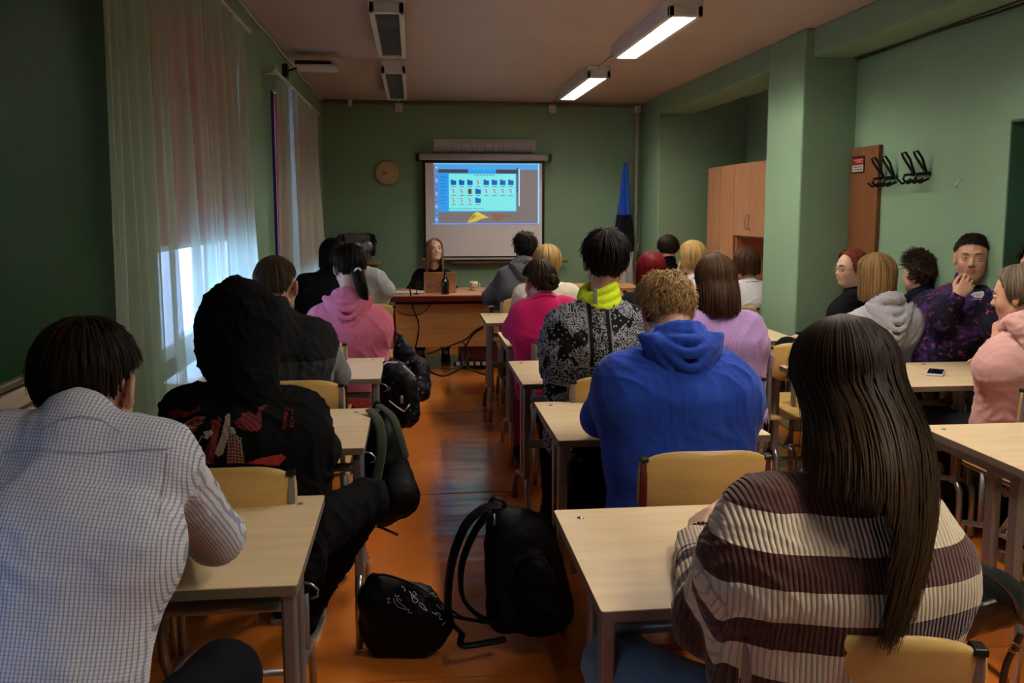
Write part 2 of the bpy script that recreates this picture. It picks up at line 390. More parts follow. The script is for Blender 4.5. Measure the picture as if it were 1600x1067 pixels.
# ================================================================ DESKS AND CHAIRS
def rounded(w, d, r, n=4):
    out = []
    for cx, cy, a in ((w/2-r, d/2-r, 0), (-w/2+r, d/2-r, 90), (-w/2+r, -d/2+r, 180), (w/2-r, -d/2+r, 270)):
        for k in range(n+1): q = math.radians(a+90*k/n); out.append((cx+r*math.cos(q), cy+r*math.sin(q)))
    return out
def make_desk(W=.70, D=.62, mat=None):
    r = root('student_desk', (0, 0, 0), 'x', 'desk'); m = mat or M_GREY
    MB().prism(rounded(W, D, .008), .7475, .75).build('tabletop', M_DESK, r)
    MB().prism(rounded(W, D, .008), .725, .7475).build('edge_band', M_EDGE, r)
    for s in (-1, 1):
        f = MB(); x = s*(W/2-.03)
        f.tube([(x, -.27, .012), (x, -.272, .14)]+arc((-.20, .20), .072, 160, 75, 6, 'yz', x)+[(x, .12, .20), (x, .24, .13), (x, .29, .012)], .015, 10)
        f.build('foot_rail', M_SILV if m is M_GREY else m, r)
        for yy in (-.225, -.105):
            MB().box((x, yy, .49), (.032, .045, .47), .006).build('post', m, r)
        MB().box((x, 0, .705), (.03, D-.12, .03), .004).build('top_rail', m, r)
        MB().lathe([(0, 0), (.009, 0), (.008, .003), (0, .004)], (s*(W/2-.06), D/2-.07, .75), 10).build('fastener', M_SILV, r)
    MB().tube([(-W/2+.03, -.16, .64), (W/2-.03, -.16, .64)], .016, 10).build('crossbar', m, r)
    MB().box((0, -.16, .42), (W-.06, .022, .04), .004).build('crossbar', m, r)
    MB().tube([(W/2-.005, -.18, .70), (W/2+.015, -.18, .695), (W/2+.03, -.18, .68), (W/2+.028, -.18, .665), (W/2+.012, -.18, .66)], .003, 6).build('bag_hook', M_SILV, r)
    return r
def make_chair(mat, cap=None):
    r = root('school_chair', (0, 0, 0), 'x', 'chair')
    def curved(z0, z1, w, dep, th, y0, lean):
        n, mz = 14, 7; V = []; F = []
        for side in (0, 1):
            for j in range(mz+1):
                t = j/mz; z = z0+(z1-z0)*t
                for i in range(n+1):
                    u = -1+2*i/n; e = 1-(abs(u)**5)*.0
                    hw = w/2*(1-.10*max(0, (abs(2*t-1)-.45)/.55)**2)
                    zz = z
                    if j in (0, mz): zz = z+(-1 if j == mz else 1)*.028*abs(u)**4
                    V.append((u*hw, y0-dep*(1-u*u)*1.0-lean*t+side*th, zz))
        N = (mz+1)*(n+1)
        for j in range(mz):
            for i in range(n):
                q = j*(n+1)+i; F.append((q, q+1, q+n+2, q+n+1)); F.append((N+q, N+q+n+1, N+q+n+2, N+q+1))
        bd = [j for j in range(n+1)]+[(k+1)*(n+1)+n for k in range(mz)]+[mz*(n+1)+n-1-k for k in range(n)]+[(mz-1-k)*(n+1) for k in range(mz-1)]
        for a, b_ in zip(bd, bd[1:]+bd[:1]): F.append((a, N+a, N+b_, b_))
        return V, F
    V, F = curved(.655, .865, .40, .032, .011, -.185, .02); o = mesh_obj('backrest', V, F, [M_PLY, M_PLYEDGE], r, True)
    s = len(o.data.polygons)
    for p in o.data.polygons:
        if p.index >= 14*7*2: p.material_index = 1; p.use_smooth = False
        elif False: pass
    b = MB(); pl = rounded(.40, .39, .05, 5); b.prism(pl, .446, .458); b.build('seat', M_PLY, r)
    for sx in (-1, 1):
        f = MB(); x = sx*.185
        f.box((x, -.19, .64), (.022, .034, .38), .006); MB_ = f
        f.tube([(x, -.19, .46), (x, -.17, .30), (x, -.10, .20)], .014, 8)
        f.build('upright', mat, r)
        MB().box((x, -.194, .836), (.025, .037, .014), .004).build('post_cap', M_BLACKP, r)
        MB().tube([(x, -.235, .012), (x, -.235, .13)]+arc((-.175, .15), .06, 170, 80, 5, 'yz', x)+[(x, 0, .205), (x, .14, .17), (x, .19, .012)], .013, 8).build('foot_rail', M_SILV if mat is M_GREY else mat, r)
        MB().tube([(x, -.17, .43), (x, .17, .435)], .011, 8).build('seat_rail', mat, r)
        MB().tube([(x, .03, .205), (x, .03, .43)], .012, 8).build('seat_post', mat, r)
    MB().tube([(-.185, -.1, .205), (.185, -.1, .205)], .011, 8).build('crossbar', mat, r)
    return r
desk0, deskn = make_desk(), 0
def desk(x0, ynear, label, group, W=.70, D=.62, rz=0):
    global deskn
    if W == .70 and D == .62: o = desk0 if deskn == 0 else copy_tree(desk0); deskn += 1
    else: o = make_desk(W, D)
    o.location = (x0+W/2, ynear+D/2, 0); o.rotation_euler.z = rz; tag(o, label, 'desk', group); return o
GL, GR, GRR = 'student desks in the left row', 'student desks along the right of the aisle', 'student desks by the right wall'
desk(-.96, 1.905, 'front left birch desk under the elbow of the man in the checked shirt', GL)
desk(-.875, 3.03, 'birch desk in front of the black hooded student, second of the left row', GL)
desk(-.865, 4.30, 'birch desk in front of the boy with the buzz cut', GL)
desk(-.88, 5.47, 'birch desk in front of the pink hoodie, half hidden by it', GL)
desk(-.88, 6.55, 'birch desk farthest ahead in the left row', GL)
desk(.37, 1.705, 'front right birch desk where the student in the striped sweater leans', GR, .74, .62)
desk(.50, 3.05, 'birch desk the blue hoodie leans on, second right of the aisle', GR, .78, .64)
desk(.50, 4.08, 'birch desk in front of the bandana print jacket', GR, .74, .65)
desk(.55, 5.26, 'birch desk under the elbow of the magenta sweater', GR)
desk(.515, 6.36, 'birch desk between the magenta sweater and the grey hoodie at the aisle', GR)
desk(.62, 7.42, 'birch desk the student in the grey hoodie leans on', GR)
desk(1.27, 4.50, 'birch desk in front of the lavender sweater', GR)
desk(1.27, 6.30, 'birch desk ahead of the red haired student', GR)
desk(1.86, 7.05, 'birch desk by the pillar in front of the white shirt with brown bob', GR)
desk(1.885, 2.505, 'right hand birch desk nearest the camera with grey posts', GRR)
desk(1.895, 3.83, 'birch desk with the white phone lying on it', GRR)
desk(2.60, 3.83, 'short birch desk against the right wall beside the phone desk', GRR, .41)
desk(1.7, 5.3, 'birch desk ahead of the grey hoodie by the right wall', GRR)
chairs = {}
def chair(x, yback, label, red=False, rz=0, group='school chairs'):
    k = 'r' if red else 'g'
    if k not in chairs: o = chairs[k] = make_chair(M_RED if red else M_GREY)
    else: o = copy_tree(chairs[k])
    c, s = math.cos(rz), math.sin(rz); o.location = (x-s*.19, yback+c*.19, 0); o.rotation_euler.z = rz
    tag(o, label, 'chair', group); return o
chair(-.68, 1.22, 'school chair under the man in the checked shirt')
chair(-.53, 2.47, 'plywood chair behind the black hooded student with grey frame')
chair(-.49, 3.72, 'plywood chair behind the boy with the buzz cut')
chair(-.56, 4.86, 'plywood chair of the student in the pink hoodie')
chair(.845, 2.49, 'plywood chair with dark red frame behind the blue hoodie', True, -.02)
chair(.745, 1.37, 'plywood chair behind the striped sweater in the right bottom corner', False, -.26)
chair(.85, 3.68, 'plywood chair behind the bandana print jacket')
chair(.85, 4.92, 'plywood chair of the student in the magenta sweater')
chair(.95, 6.00, 'plywood chair of the blonde student in the cream sweater')
chair(.88, 7.05, 'plywood chair of the student in the grey hoodie')
chair(1.30, 3.66, 'plywood chair of the student in the lavender sweater')
chair(2.32, 6.30, 'plywood chair in front of the pillar edge beside the white shirt')
chair(2.62, 3.30, 'plywood chair behind the pale pink hoodie at the right edge')
chair(2.05, 4.50, 'plywood chair of the student in the pale grey hoodie')
chair(-.33, 6.72, 'dark red framed chair with the white sleeve over its backrest', True)
chair(1.55, 6.1, 'plywood chair of the blonde student in the white top')
chair(1.36, 5.55, 'plywood chair of the red haired student')
chair(1.63, 7.6, 'plywood chair of the student with the dark bob')
chair(2.30, 4.75, 'plywood chair of the boy in the navy black hoodie')
chair(2.98, 4.86, 'plywood chair against the wall under the boy in the purple hoodie', False, 1.15)
chair(.17, 9.72, 'teacher chair behind the laptop desk', False, math.pi)
chair(-.75, 5.98, 'plywood chair of the student with black top by the far curtain')
chair(2.75, 4.0+.0, 'plywood chair of the person with dark glasses', False, 1.3) if False else None
# ---------------------------------------------------------------- teacher desk
td = root('teacher_desk', (0, 0, 0), 'wide teacher desk with oak front panel below the screen', 'desk')
MB().box((.72, 8.93, .735), (1.96, .84, .03), .004).build('desktop', wood('teacher top', (176, 124, 84), (200, 150, 112), .35, 0, 2.5, 9), td)
MB().box((.72, 8.51, .715), (1.92, .02, .05), .002).build('apron', M_RED, td)
MB().box((.72, 8.62, .68), (1.8, .03, .05), .002).build('apron', M_BLACKP, td)
for a, c in ((-.37, .72), (.724, 1.70)):
    MB().box(((a+c)/2, 8.66, .44), (c-a, .022, .42), .003).build('front_panel', M_TDESK, td)
for x in (-.33, 1.72):
    MB().box((x, 9.0, .36), (.03, .68, .72), .003).build('side_panel', M_TDESK, td)
MB().box((.78, 8.98, .13), (.66, .5, .26), .004).build('pedestal', wood('dark base', (88, 40, 26), (104, 50, 32), .4), td)
ps = root('power_strip', (.55, 8.68, .0), 'white power strip on the floor below the teacher desk', 'power strip')
MB().box((0, 0, .055), (.34, .05, .045), .008).build('strip_body', M_BLACKP, ps)
for k in range(5): MB().box((-.13+k*.065, -.028, .06), (.04, .012, .036), .004).build('plug', M_WHITE, ps)
# right hand side table behind
tb = root('side_table', (0, 0, 0), 'small wooden table beside the flag corner', 'table')
MB().box((2.02, 7.55, .735), (.5, .5, .028), .004).build('tabletop', M_TDESK, tb) if False else MB().box((1.98, 9.1, .765), (.62, .6, .028), .004).build('tabletop', M_TDESK, tb)
for sx in (1.72, 2.24):
    for sy in (8.84, 9.36): MB().box((sx, sy, .376), (.035, .035, .752), .003).build('leg', M_RED, tb)
# ---------------------------------------------------------------- projection screen and its picture
sc = root('projection_screen', (.80, 10.2, 0), 'pull-down projection screen showing a blue file window', 'screen')
def sp(px, py, Y=10.2):  # point on the screen plane, local
    p = at(px, py, Y); return (p[0]-.80, p[2])
x0, zt = sp(660, 250); x1, _ = sp(850, 250); xb, zb = sp(665, 403); xc, _ = sp(850, 403)
M_SCR = flat('matt screen cloth', (238, 232, 234), .8, .1, 0, .03)
MB().box((.005, 0, (zt+zb)/2), (1.37, .004, zt-zb)).build('screen_cloth', M_SCR, sc)
bd = MB(); zz = (zt+zb)/2
for s in (-1, 1): bd.box((.005+s*.675, -.004, zz), (.028, .003, zt-zb))
bd.box((.005, -.004, zt-.012), (1.37, .003, .036)).box((.005, -.004, zb+.008), (1.37, .003, .02)); bd.build('black_border', M_BLACKP, sc)
MB().box((.005, -.005, zt+.035), (1.46, .075, .07), .012).build('screen_case', flat('grey screen case', (168, 164, 168), .45), sc)
for s in (-1, 1): MB().box((.005+s*.745, -.005, zt+.03), (.035, .09, .085), .006).build('end_cap', M_BLACKP, sc)
MB().box((.005, -.005, zb-.012), (1.4, .03, .024), .006).build('weight_bar', flat('bar grey', (170, 160, 160), .4), sc)
MB().tube([(.6, -.01, zb-.02), (.6, -.01, zb-.40)], .003, 6).build('pull_cord', M_BLACKP, sc)
MB().box((.3, .02, zb-.05), (1.35, .03, .03), .003).build('lower_rail', flat('rail wood', (110, 78, 60), .5), sc)
EB = .80
def panel(px0, py0, px1, py1, rgb, st, lay, name='projected_panel'):
    a = sp(px0, py0); c = sp(px1, py1); y = -.0045-.0007*lay
    mm = emit('projected light %d %d %d %.2f' % (*rgb, st), rgb, st*EB)
    return MB().box(((a[0]+c[0])/2, y, (a[1]+c[1])/2), (abs(c[0]-a[0]), .0006, abs(c[1]-a[1]))).build(name, mm, sc)
panel(677, 256, 843, 350, (150, 138, 136), .52, 0, 'desktop_picture')
panel(677, 255, 843, 257.5, (120, 200, 255), .9, 1); panel(677, 348.5, 841, 350.5, (120, 150, 230), .8, 1); panel(840.5, 257, 842.5, 350, (150, 200, 255), .95, 1)
panel(679, 257, 685, 350, (70, 150, 230), .9, 1, 'dock'); panel(684, 257.5, 841, 265, (60, 160, 235), .9, 1, 'menu_bar')
panel(685, 265, 807, 331, (40, 150, 230), .9, 2, 'side_bar'); panel(732, 260, 775, 272, (70, 170, 235), .85, 2)
panel(685, 264.5, 731, 270, (96, 80, 92), .5, 3); panel(775, 265, 809, 271, (86, 84, 96), .5, 3)
panel(701, 271.5, 806, 329.5, (120, 222, 222), .95, 4, 'file_window'); panel(806.5, 262, 810, 300, (90, 110, 150), .6, 3); panel(810.3, 264, 811.8, 322, (190, 225, 255), 1, 4)
for row, (yy, cols) in enumerate(((285, 'FFFDFFFF'), (299, 'DDRFDDDD'), (313, 'DDDF'))):
    for k, ch in enumerate(cols):
        x = 708.5+k*12.8
        if ch == 'F':
            panel(x-4.3, yy-3, x+4.3, yy+4, (0, 92, 178), .9, 5, 'folder_icon'); panel(x-4.3, yy-4.3, x-.3, yy-3, (0, 92, 178), .9, 5, 'folder_icon')
        elif ch == 'R': panel(x-2.7, yy-4, x+2.7, yy+4, (120, 60, 76), .6, 5, 'document_icon')
        else:
            panel(x-2.8, yy-4.3, x+3, yy+4, (176, 214, 224), .9, 5, 'document_icon')
            for q in range(3): panel(x-2.2+q*.5, yy-3+q*2.4, x+1.2+q*.4, yy-1.9+q*2.4, (70, 100, 124), .6, 6, 'document_icon')
        panel(x-3.2, yy+6, x+3.4, yy+6.9, (60, 130, 160), .7, 5, 'caption')
for k in range(9): panel(687, 276+k*5.2, 698-(k % 3)*2, 277+k*5.2, (24, 110, 190), .8, 5, 'caption')
for k in range(12): panel(702.5+k*4.6, 325.5, 705+k*4.6, 326.7, (70, 150, 160), .7, 5, 'caption')
for k in range(7): panel(741+k*4.8, 273, 743.5+k*4.8, 274.4, (50, 120, 150), .7, 5, 'caption')
for k in range(13): panel(680.5, 260+k*6.8, 683.5, 263+k*6.8, ((190, 220, 255), (180, 90, 80), (90, 110, 200))[k % 3], .7, 3, 'dock_icon')
def leafpoly(pts, rgb, st, lay):
    y = -.0045-.0007*lay; q = [sp(*p) for p in pts]
    MB().prism(q, y-.0002, y+.0002, 1).build('picture_shape', emit('projected light %d %d %d %.2f' % (*rgb, st), rgb, st*EB), sc)
leafpoly([(729, 348), (741, 333), (752, 336), (763, 339), (750, 343), (742, 347)], (216, 190, 70), .8, 1)
leafpoly([(741, 333), (746, 331), (758, 337), (764, 340), (755, 341)], (230, 200, 90), .8, 2)
leafpoly([(740, 336), (745, 337), (738, 342), (733, 345)], (150, 130, 70), .7, 2)
leafpoly([(768, 333), (790, 335), (800, 338), (783, 341), (778, 347), (772, 344)], (160, 108, 90), .6, 1)
# ---------------------------------------------------------------- things on the back wall
fr = root('fringed_pelmet', (.82, 10.27, 2.2), 'white fringed textile strip hanging above the projection screen', 'textile')
MB().box((0, 0, .135), (1.16, .02, .025), .003).build('header_bar', flat('ivory textile', (220, 208, 200), .9), fr)
fb = MB()
for k in range(150):
    x = -.575+k*.0077; L = .115+.02*random.random()
    fb.tube([(x, -.012, .13), (x+.003*random.uniform(-1, 1), -.016-.006*random.random(), .13-L*.5), (x+.006*random.uniform(-1, 1), -.014, .13-L)], .004, 4)
fb.build('fringe', flat('fringe yarn', (232, 226, 232), .9), fr)['kind'] = 'stuff'
ck = root('wall_clock', tuple(at(605, 270, 10.28)), 'round cream wall clock with black hands', 'clock'); RX = Matrix.Rotation(math.pi/2, 3, 'X')
MB().lathe([(0, 0), (.13, 0), (.135, .012), (.128, .03), (.105, .034), (.1, .02)], (0, 0, 0), 40, RX).build('case', flat('clock wood', (196, 166, 122), .5), ck)
MB().lathe([(0, .018), (.101, .018)], (0, 0, 0), 40, RX).build('dial', flat('clock dial', (206, 196, 168), .5, .3, 0, .02), ck)
tk = MB()
for k in range(12):
    q = k*math.pi/6; tk.box((.088*math.sin(q), -.0195, .088*math.cos(q)), (.006, .002, .012), R=Matrix.Rotation(q, 3, 'Y'))
tk.build('hour_marks', flat('dial ink', (120, 104, 80)), ck)
for nm, q, L in (('hour_hand', math.radians(-70), .055), ('minute_hand', math.radians(-110), .075)):
    MB().box((.5*L*math.sin(q), -.024, .5*L*math.cos(q)), (.008, .002, L), R=Matrix.Rotation(q, 3, 'Y')).build(nm, M_BLACKP, ck)
# flag of three bands hanging down its leaning pole
fg = root('flag', (2.40, 10.05, 0), 'furled blue black and white flag on a pole in the back corner', 'flag')
MB().tube([(.06, .05, .02), (.015, 0, 2.12)], .011, 8).sph((.014, 0, 2.13), .018).build('pole', wood('flag pole', (130, 96, 60), (150, 112, 72), .5), fg)
def flagband(z0, z1, col, nm):
    V = []; F = []; n, m = 36, 14
    for j in range(m+1):
        z = z0+(z1-z0)*j/m; t = (2.08-z)/1.5; wd = .02+.075*min(1, t*1.7); cx = -.0+.0*t
        for i in range(n):
            q = 2*math.pi*i/n; rr = 1+.28*math.sin(q*5+z*3)+.1*math.sin(q*9-z*6)
            V.append((cx+wd*rr*math.cos(q)-.02*t, .45*wd*rr*math.sin(q), z))
    for j in range(m):
        for i in range(n): a = j*n+i; c = j*n+(i+1) % n; F.append((a, c, c+n, a+n))
    mesh_obj(nm, V, F, cloth(nm+' cloth', col, .7, .1, 400), fg, True)
flagband(1.50, 2.09, (28, 72, 168), 'blue_band'); flagband(1.08, 1.50, (16, 16, 20), 'black_band'); flagband(.62, 1.08, (196, 190, 190), 'white_band')
# grey apparatus on a shelf at the left
ap = root('apparatus', tuple(at(558, 408, 10.12)), 'grey boxy apparatus with a reel standing on a small wooden wall shelf', 'apparatus')
MB().box((.02, 0, .16), (.30, .2, .30), .02).build('body', flat('apparatus grey', (88, 86, 84), .45), ap)
MB().lathe([(0, 0), (.07, 0), (.075, .015), (.05, .03), (.02, .032), (0, .03)], (.11, -.11, .17), 24, RX).build('reel', M_SILV, ap)
MB().box((.18, -.03, .18), (.05, .16, .24), .015).build('side_unit', M_BLACKP, ap); MB().box((-.17, 0, .2), (.06, .14, .2), .012).build('side_unit', M_BLACKP, ap)
MB().tube([(.12, -.1, .31), (.2, -.12, .29), (.225, -.12, .2)], .008, 8).tube([(-.19, -.05, .28), (-.25, -.06, .22), (-.26, -.04, .1)], .01, 8).build('arm', M_BLACKP, ap)
MB().box((.02, -.13, .13), (.05, .04, .16), .01).build('lever_plate', M_WHITE, ap)
sh = root('wall_shelf', tuple(at(558, 409, 10.15)), 'small wooden wall shelf carrying the grey apparatus', 'shelf')
MB().box((0, 0, -.012), (.52, .28, .022), .003).build('board', M_BEECH, sh); MB().box((-.18, .06, -.08), (.02, .16, .12)).box((.18, .06, -.08), (.02, .16, .12)).build('bracket', M_BEECH, sh)
# wall bracket device by the ceiling at the left
dv = root('access_point', (XL, 7.3, 2.60), 'flat white device on a bracket high on the window wall', 'device')
MB().box((.02, 0, .03), (.04, .1, .1), .006).tube([(.03, 0, .03), (.12, 0, .06), (.2, 0, .06)], .008, 8).build('bracket', M_BLACKP, dv)
MB().box((.24, .0, .085), (.28, .22, .03), .012).build('top_plate', M_BLACKP, dv); MB().box((.26, .0, .055), (.30, .24, .03), .012).build('cover', M_WHITE, dv)
# wardrobes in the alcove
wr = root('wardrobe', (0, 0, 0), 'tall pinkish wood wardrobe with two doors in the alcove', 'wardrobe')
XW = 3.12
MB().box((XW+.25, 8.94, 1.0), (.44, .80, 2.0), .003).build('body', M_BEECH, wr)
for a, c, kn in ((8.945, 9.335, 8.975), (8.545, 8.935, 8.905)):
    d_ = MB().box((XW+.012, (a+c)/2, 1.03), (.02, c-a, 1.92), .002).build('door', M_BEECH, wr)
    MB().sph((XW-.014, kn, 1.13), .014).build('knob', M_SILV, d_)
wu = root('cupboard', (0, 0, 0), 'pinkish wood cupboard with bow handles and an open niche beside the wardrobe', 'cupboard')
w_ = MB(); w_.box((XW+.25, 8.525, 1.0), (.44, .018, 2.0)).box((XW+.25, 7.72, 1.0), (.44, .018, 2.0)).box((XW+.25, 8.12, 1.99), (.44, .8, .018)).box((XW+.25, 8.12, 1.30), (.44, .8, .018)).box((XW+.25, 8.12, .85), (.44, .8, .018)).box((XW+.46, 8.12, 1.0), (.01, .8, 2.0)); w_.build('body', M_BEECH, wu)
for a, c, kn in ((8.125, 8.535, 8.16), (7.71, 8.12, 8.085)):
    d_ = MB().box((XW+.012, (a+c)/2, 1.65), (.02, c-a, .68), .002).build('door', M_BEECH, wu)
    MB().tube([(XW, kn, 1.37), (XW-.022, kn, 1.39), (XW-.028, kn, 1.44), (XW-.022, kn, 1.49), (XW, kn, 1.51)], .005, 6).build('handle', M_SILV, d_)
    MB().box((XW+.012, (a+c)/2, .43), (.02, c-a, .82), .002).build('door', M_BEECH, wu)
# brown panel, sign and coat hooks on the right wall
tag(MB().box((0, 0, 0), (.03, .37, 1.97), .004).build('wooden_panel', wood('dark panel', (104, 62, 34), (122, 76, 44), .5, 2), origin=(0, 0, 0)), 'tall dark brown wooden panel on the wall beside the pillar', 'panel').location = (XR-.015, 5.75, .99)
sg = root('sign', (XR-.033, 5.82, 1.86), 'small red and white bordered sign on the brown panel', 'sign')
MB().box((0, 0, 0), (.004, .16, .11)).build('frame', M_BLACKP, sg); MB().box((-.003, 0, .022), (.003, .148, .042)).build('red_field', flat('sign red', (150, 30, 24), .5), sg); MB().box((-.003, 0, -.026), (.003, .148, .044)).build('white_field', flat('sign white', (190, 186, 170), .5), sg)
l_ = MB()
for zz, n_ in ((.03, 9), (.016, 7)):
    for k in range(n_): l_.box((-.0055, -.06+k*.013, zz), (.001, .008, .006))
l_.build('lettering', flat('sign pale ink', (196, 176, 160)), sg); l2 = MB()
for zz, n_ in ((-.016, 9), (-.034, 8)):
    for k in range(n_): l2.box((-.0055, -.06+k*.0135, zz), (.001, .009, .006))
l2.build('lettering', M_BLACKP, sg)
def hooks(y, z, label):
    r = root('coat_hooks', (XR, y, z), label, 'coat hooks', 'black coat hook racks on the right wall')
    MB().box((-.012, 0, -.03), (.018, .20, .022), .004).build('back_plate', M_BLACKP, r)
    for s in (-.065, .065):
        MB().tube([(-.015, s-.03, -.06), (-.07, s-.03, -.085), (-.10, s-.03, -.06), (-.085, s-.02, -.035), (-.02, s, -.03), (-.03, s+.01, .0), (-.075, s+.02, .07), (-.09, s+.015, .095), (-.075, s+.0, .10), (-.05, s-.01, .06), (-.02, s-.01, -.02)], .008, 8).build('hook', M_BLACKP, r)
        MB().tube([(-.015, s+.03, -.06), (-.07, s+.03, -.085), (-.10, s+.03, -.06)], .008, 8).build('hook', M_BLACKP, r)
hooks(5.46, 1.79, 'black coat hook rack overlapping the brown panel'); hooks(5.10, 1.80, 'black coat hook rack farther from the brown panel')
nl = MB().tube([(0, 0, 0), (-.02, .0, -.01), (-.025, .02, -.035), (-.01, .03, -.05)], .004, 6).build('wall_hook', M_CREAM); nl.location = (XR, 4.7, 1.73); tag(nl, 'small pale hook alone on the right wall above the boy in purple', 'hook')
# ---------------------------------------------------------------- things on the teacher desk
lp = root('laptop', (.255, 8.72, .75), 'gold laptop with stickers open in front of the teacher', 'laptop'); M_GOLD = flat('gold metal', (196, 150, 108), .35, .5, .5, .04)
MB().box((0, .12, .008), (.31, .22, .014), .005).build('base', M_GOLD, lp)
lid = MB().box((0, .0, .105), (.315, .008, .205), .004, Matrix.Rotation(math.radians(8), 3, 'X')).build('lid', M_GOLD, lp)
for x, z, rr, cc in ((.045, .125, .022, (190, 190, 190)), (-.02, .075, .018, (150, 50, 30)), (-.02, .075, .009, (210, 200, 190))):
    MB().lathe([(0, 0), (rr, 0), (rr, .001), (0, .001)], (x, -.006-(.001 if rr < .01 else 0)-(.105-z)*-.14*0, z), 16, RX).build('sticker', flat('sticker %d' % (rr*1000), cc), lid)
MB().box((-.10, -.009, .065), (.07, .002, .03)).build('sticker', flat('sticker grey', (120, 110, 120)), lid)
bo = root('bottle', (.30, 8.60, .75), 'dark bottle standing in front of the laptop', 'bottle')
MB().lathe([(0, 0), (.036, 0), (.038, .01), (.038, .11), (.03, .14), (.014, .165), (.013, .19), (0, .19)], n=20).build('body', flat('dark bottle', (16, 16, 24), .2, .6), bo); MB().lathe([(.0, .19), (.015, .19), (.015, .212), (0, .214)], n=16).build('cap', M_BLACKP, bo)
MB().box((.0, -.036, .135), (.018, .004, .02), .002).build('label', M_WHITE, bo)
mg = root('mug', (.60, 9.0, .75), 'white mug with small red flowers on the teacher desk', 'mug')
MB().lathe([(0, 0), (.03, 0), (.034, .01), (.042, .09), (.039, .09), (.031, .012), (0, .01)], n=24).build('cup', flat('mug cream', (206, 192, 170), .35), mg); MB().tube([(.038, 0, .07), (.062, 0, .065), (.064, 0, .035), (.035, 0, .025)], .005, 8).build('handle', flat('mug cream', (206, 192, 170)), mg)
for q, z in ((-1.2, .06), (-1.7, .035), (-1.0, .03), (-2.1, .065)):
    rr = .034+.009*z/.09; MB().sph((rr*math.cos(q)*1.04, rr*math.sin(q)*1.04, z), .008, (1, 1, 1), 8).build('flower_print', flat('flower red', (150, 50, 40)), mg)
tn = root('tin', (1.06, 9.08, .75), 'green and gold tin with a blue label on the teacher desk', 'tin')
MB().lathe([(0, 0), (.042, 0), (.042, .125), (0, .125)], n=24).build('can', flat('olive tin', (84, 82, 34), .35, .5), tn); MB().lathe([(.0, .125), (.045, .125), (.045, .135), (0, .136)], n=24).build('lid', flat('tin lid', (180, 170, 140), .4), tn)
MB().box((.02, -.04, .07), (.035, .006, .07), .003).build('label', flat('blue label', (60, 70, 120)), tn)
pp = MB()
for k in range(4): pp.box((.003*k, .002*k, .003*k+.002), (.30, .21, .002), R=Matrix.Rotation(.03*k, 3, 'Z'))
pp = pp.build('paper_stack', flat('paper', (204, 200, 196), .8)); pp.location = (-.05, 8.78, .75); tag(pp, 'loose white paper sheets on the teacher desk left of the laptop', 'paper')
tb_ = MB().box((0, 0, .008), (.22, .16, .014), .004).build('tablet', M_BLACKP); tb_.location = (.84, 9.05, .75); tag(tb_, 'flat black tablet lying between mug and tin', 'tablet')
mi = root('microphone', (.02, 8.62, .75), 'small black microphone on the teacher desk edge beside the paper', 'microphone')
MB().lathe([(0, 0), (.03, 0), (.028, .008), (0, .01)], n=16).build('foot', M_BLACKP, mi); MB().tube([(0, 0, .008), (.01, -.01, .05)], .004, 8).sph((.012, -.012, .058), .011).build('head', M_BLACKP, mi)
# cables
def cable(pts, r_, label, m=None, n=14):
    P = [Vector(p) for p in pts]; out = []
    for i in range(len(P)-1):
        p0, p1, p2, p3 = P[max(i-1, 0)], P[i], P[i+1], P[min(i+2, len(P)-1)]
        for k in range(n):
            t = k/n; out.append(.5*((2*p1)+(-p0+p2)*t+(2*p0-5*p1+4*p2-p3)*t*t+(-p0+3*p1-3*p2+p3)*t**3))
    out.append(P[-1]); o = MB().tube(out, r_, 6).build('cable', m or M_BLACKP); tag(o, label, 'cable', 'black cables at the teacher desk'); return o
cable([at(640, 447, 8.50), at(641, 455, 8.48), at(645, 480, 8.60), at(654, 505, 8.60), at(653, 525, 8.60), at(650, 540, 8.60), at(648, 560, 8.6), (0.02, 8.62, .01), (-.15, 8.9, .01)], .007, 'black cable hanging over the desk front from the microphone')
cable([at(677, 469, 8.63), at(665, 485, 8.63), at(650, 492, 8.63), at(630, 490, 8.63), at(614, 483, 8.63)], .005, 'thin cable sagging across the oak front panel')
cable([at(668, 553, 8.4), at(690, 545, 8.2), at(712, 537, 8.0), at(728, 530, 7.9), at(742, 517, 7.8), at(755, 510, 7.7)], .008, 'upper black cable looping from the bags to the right desks')
cable([at(755, 512, 7.7), at(740, 522, 7.7), at(728, 540, 7.7), at(722, 556, 7.6), at(730, 572, 7.3), at(745, 581, 7.05), at(762, 586, 6.9)], .008, 'black cable drooping beside the right desk post')
cable([at(668, 579, 6.95), at(690, 587, 6.8), at(712, 580, 6.95), at(727, 566, 7.3), at(731, 552, 7.6), at(724, 534, 7.8)], .008, 'black cable lying in a curve on the floor ahead of the aisle')
# phone and small things on desks
ph = root('phone', tuple(oz) if False else (2.57, 4.13, .75), 'white cased phone lying on the right desk', 'phone', rz=-.62)
MB().box((0, 0, .006), (.078, .165, .011), .004, seg=3).build('case', flat('white case', (206, 208, 216), .4), ph); MB().box((0, 0, .0122), (.068, .15, .001)).build('screen', flat('phone glass', (12, 16, 24), .08, .6), ph)
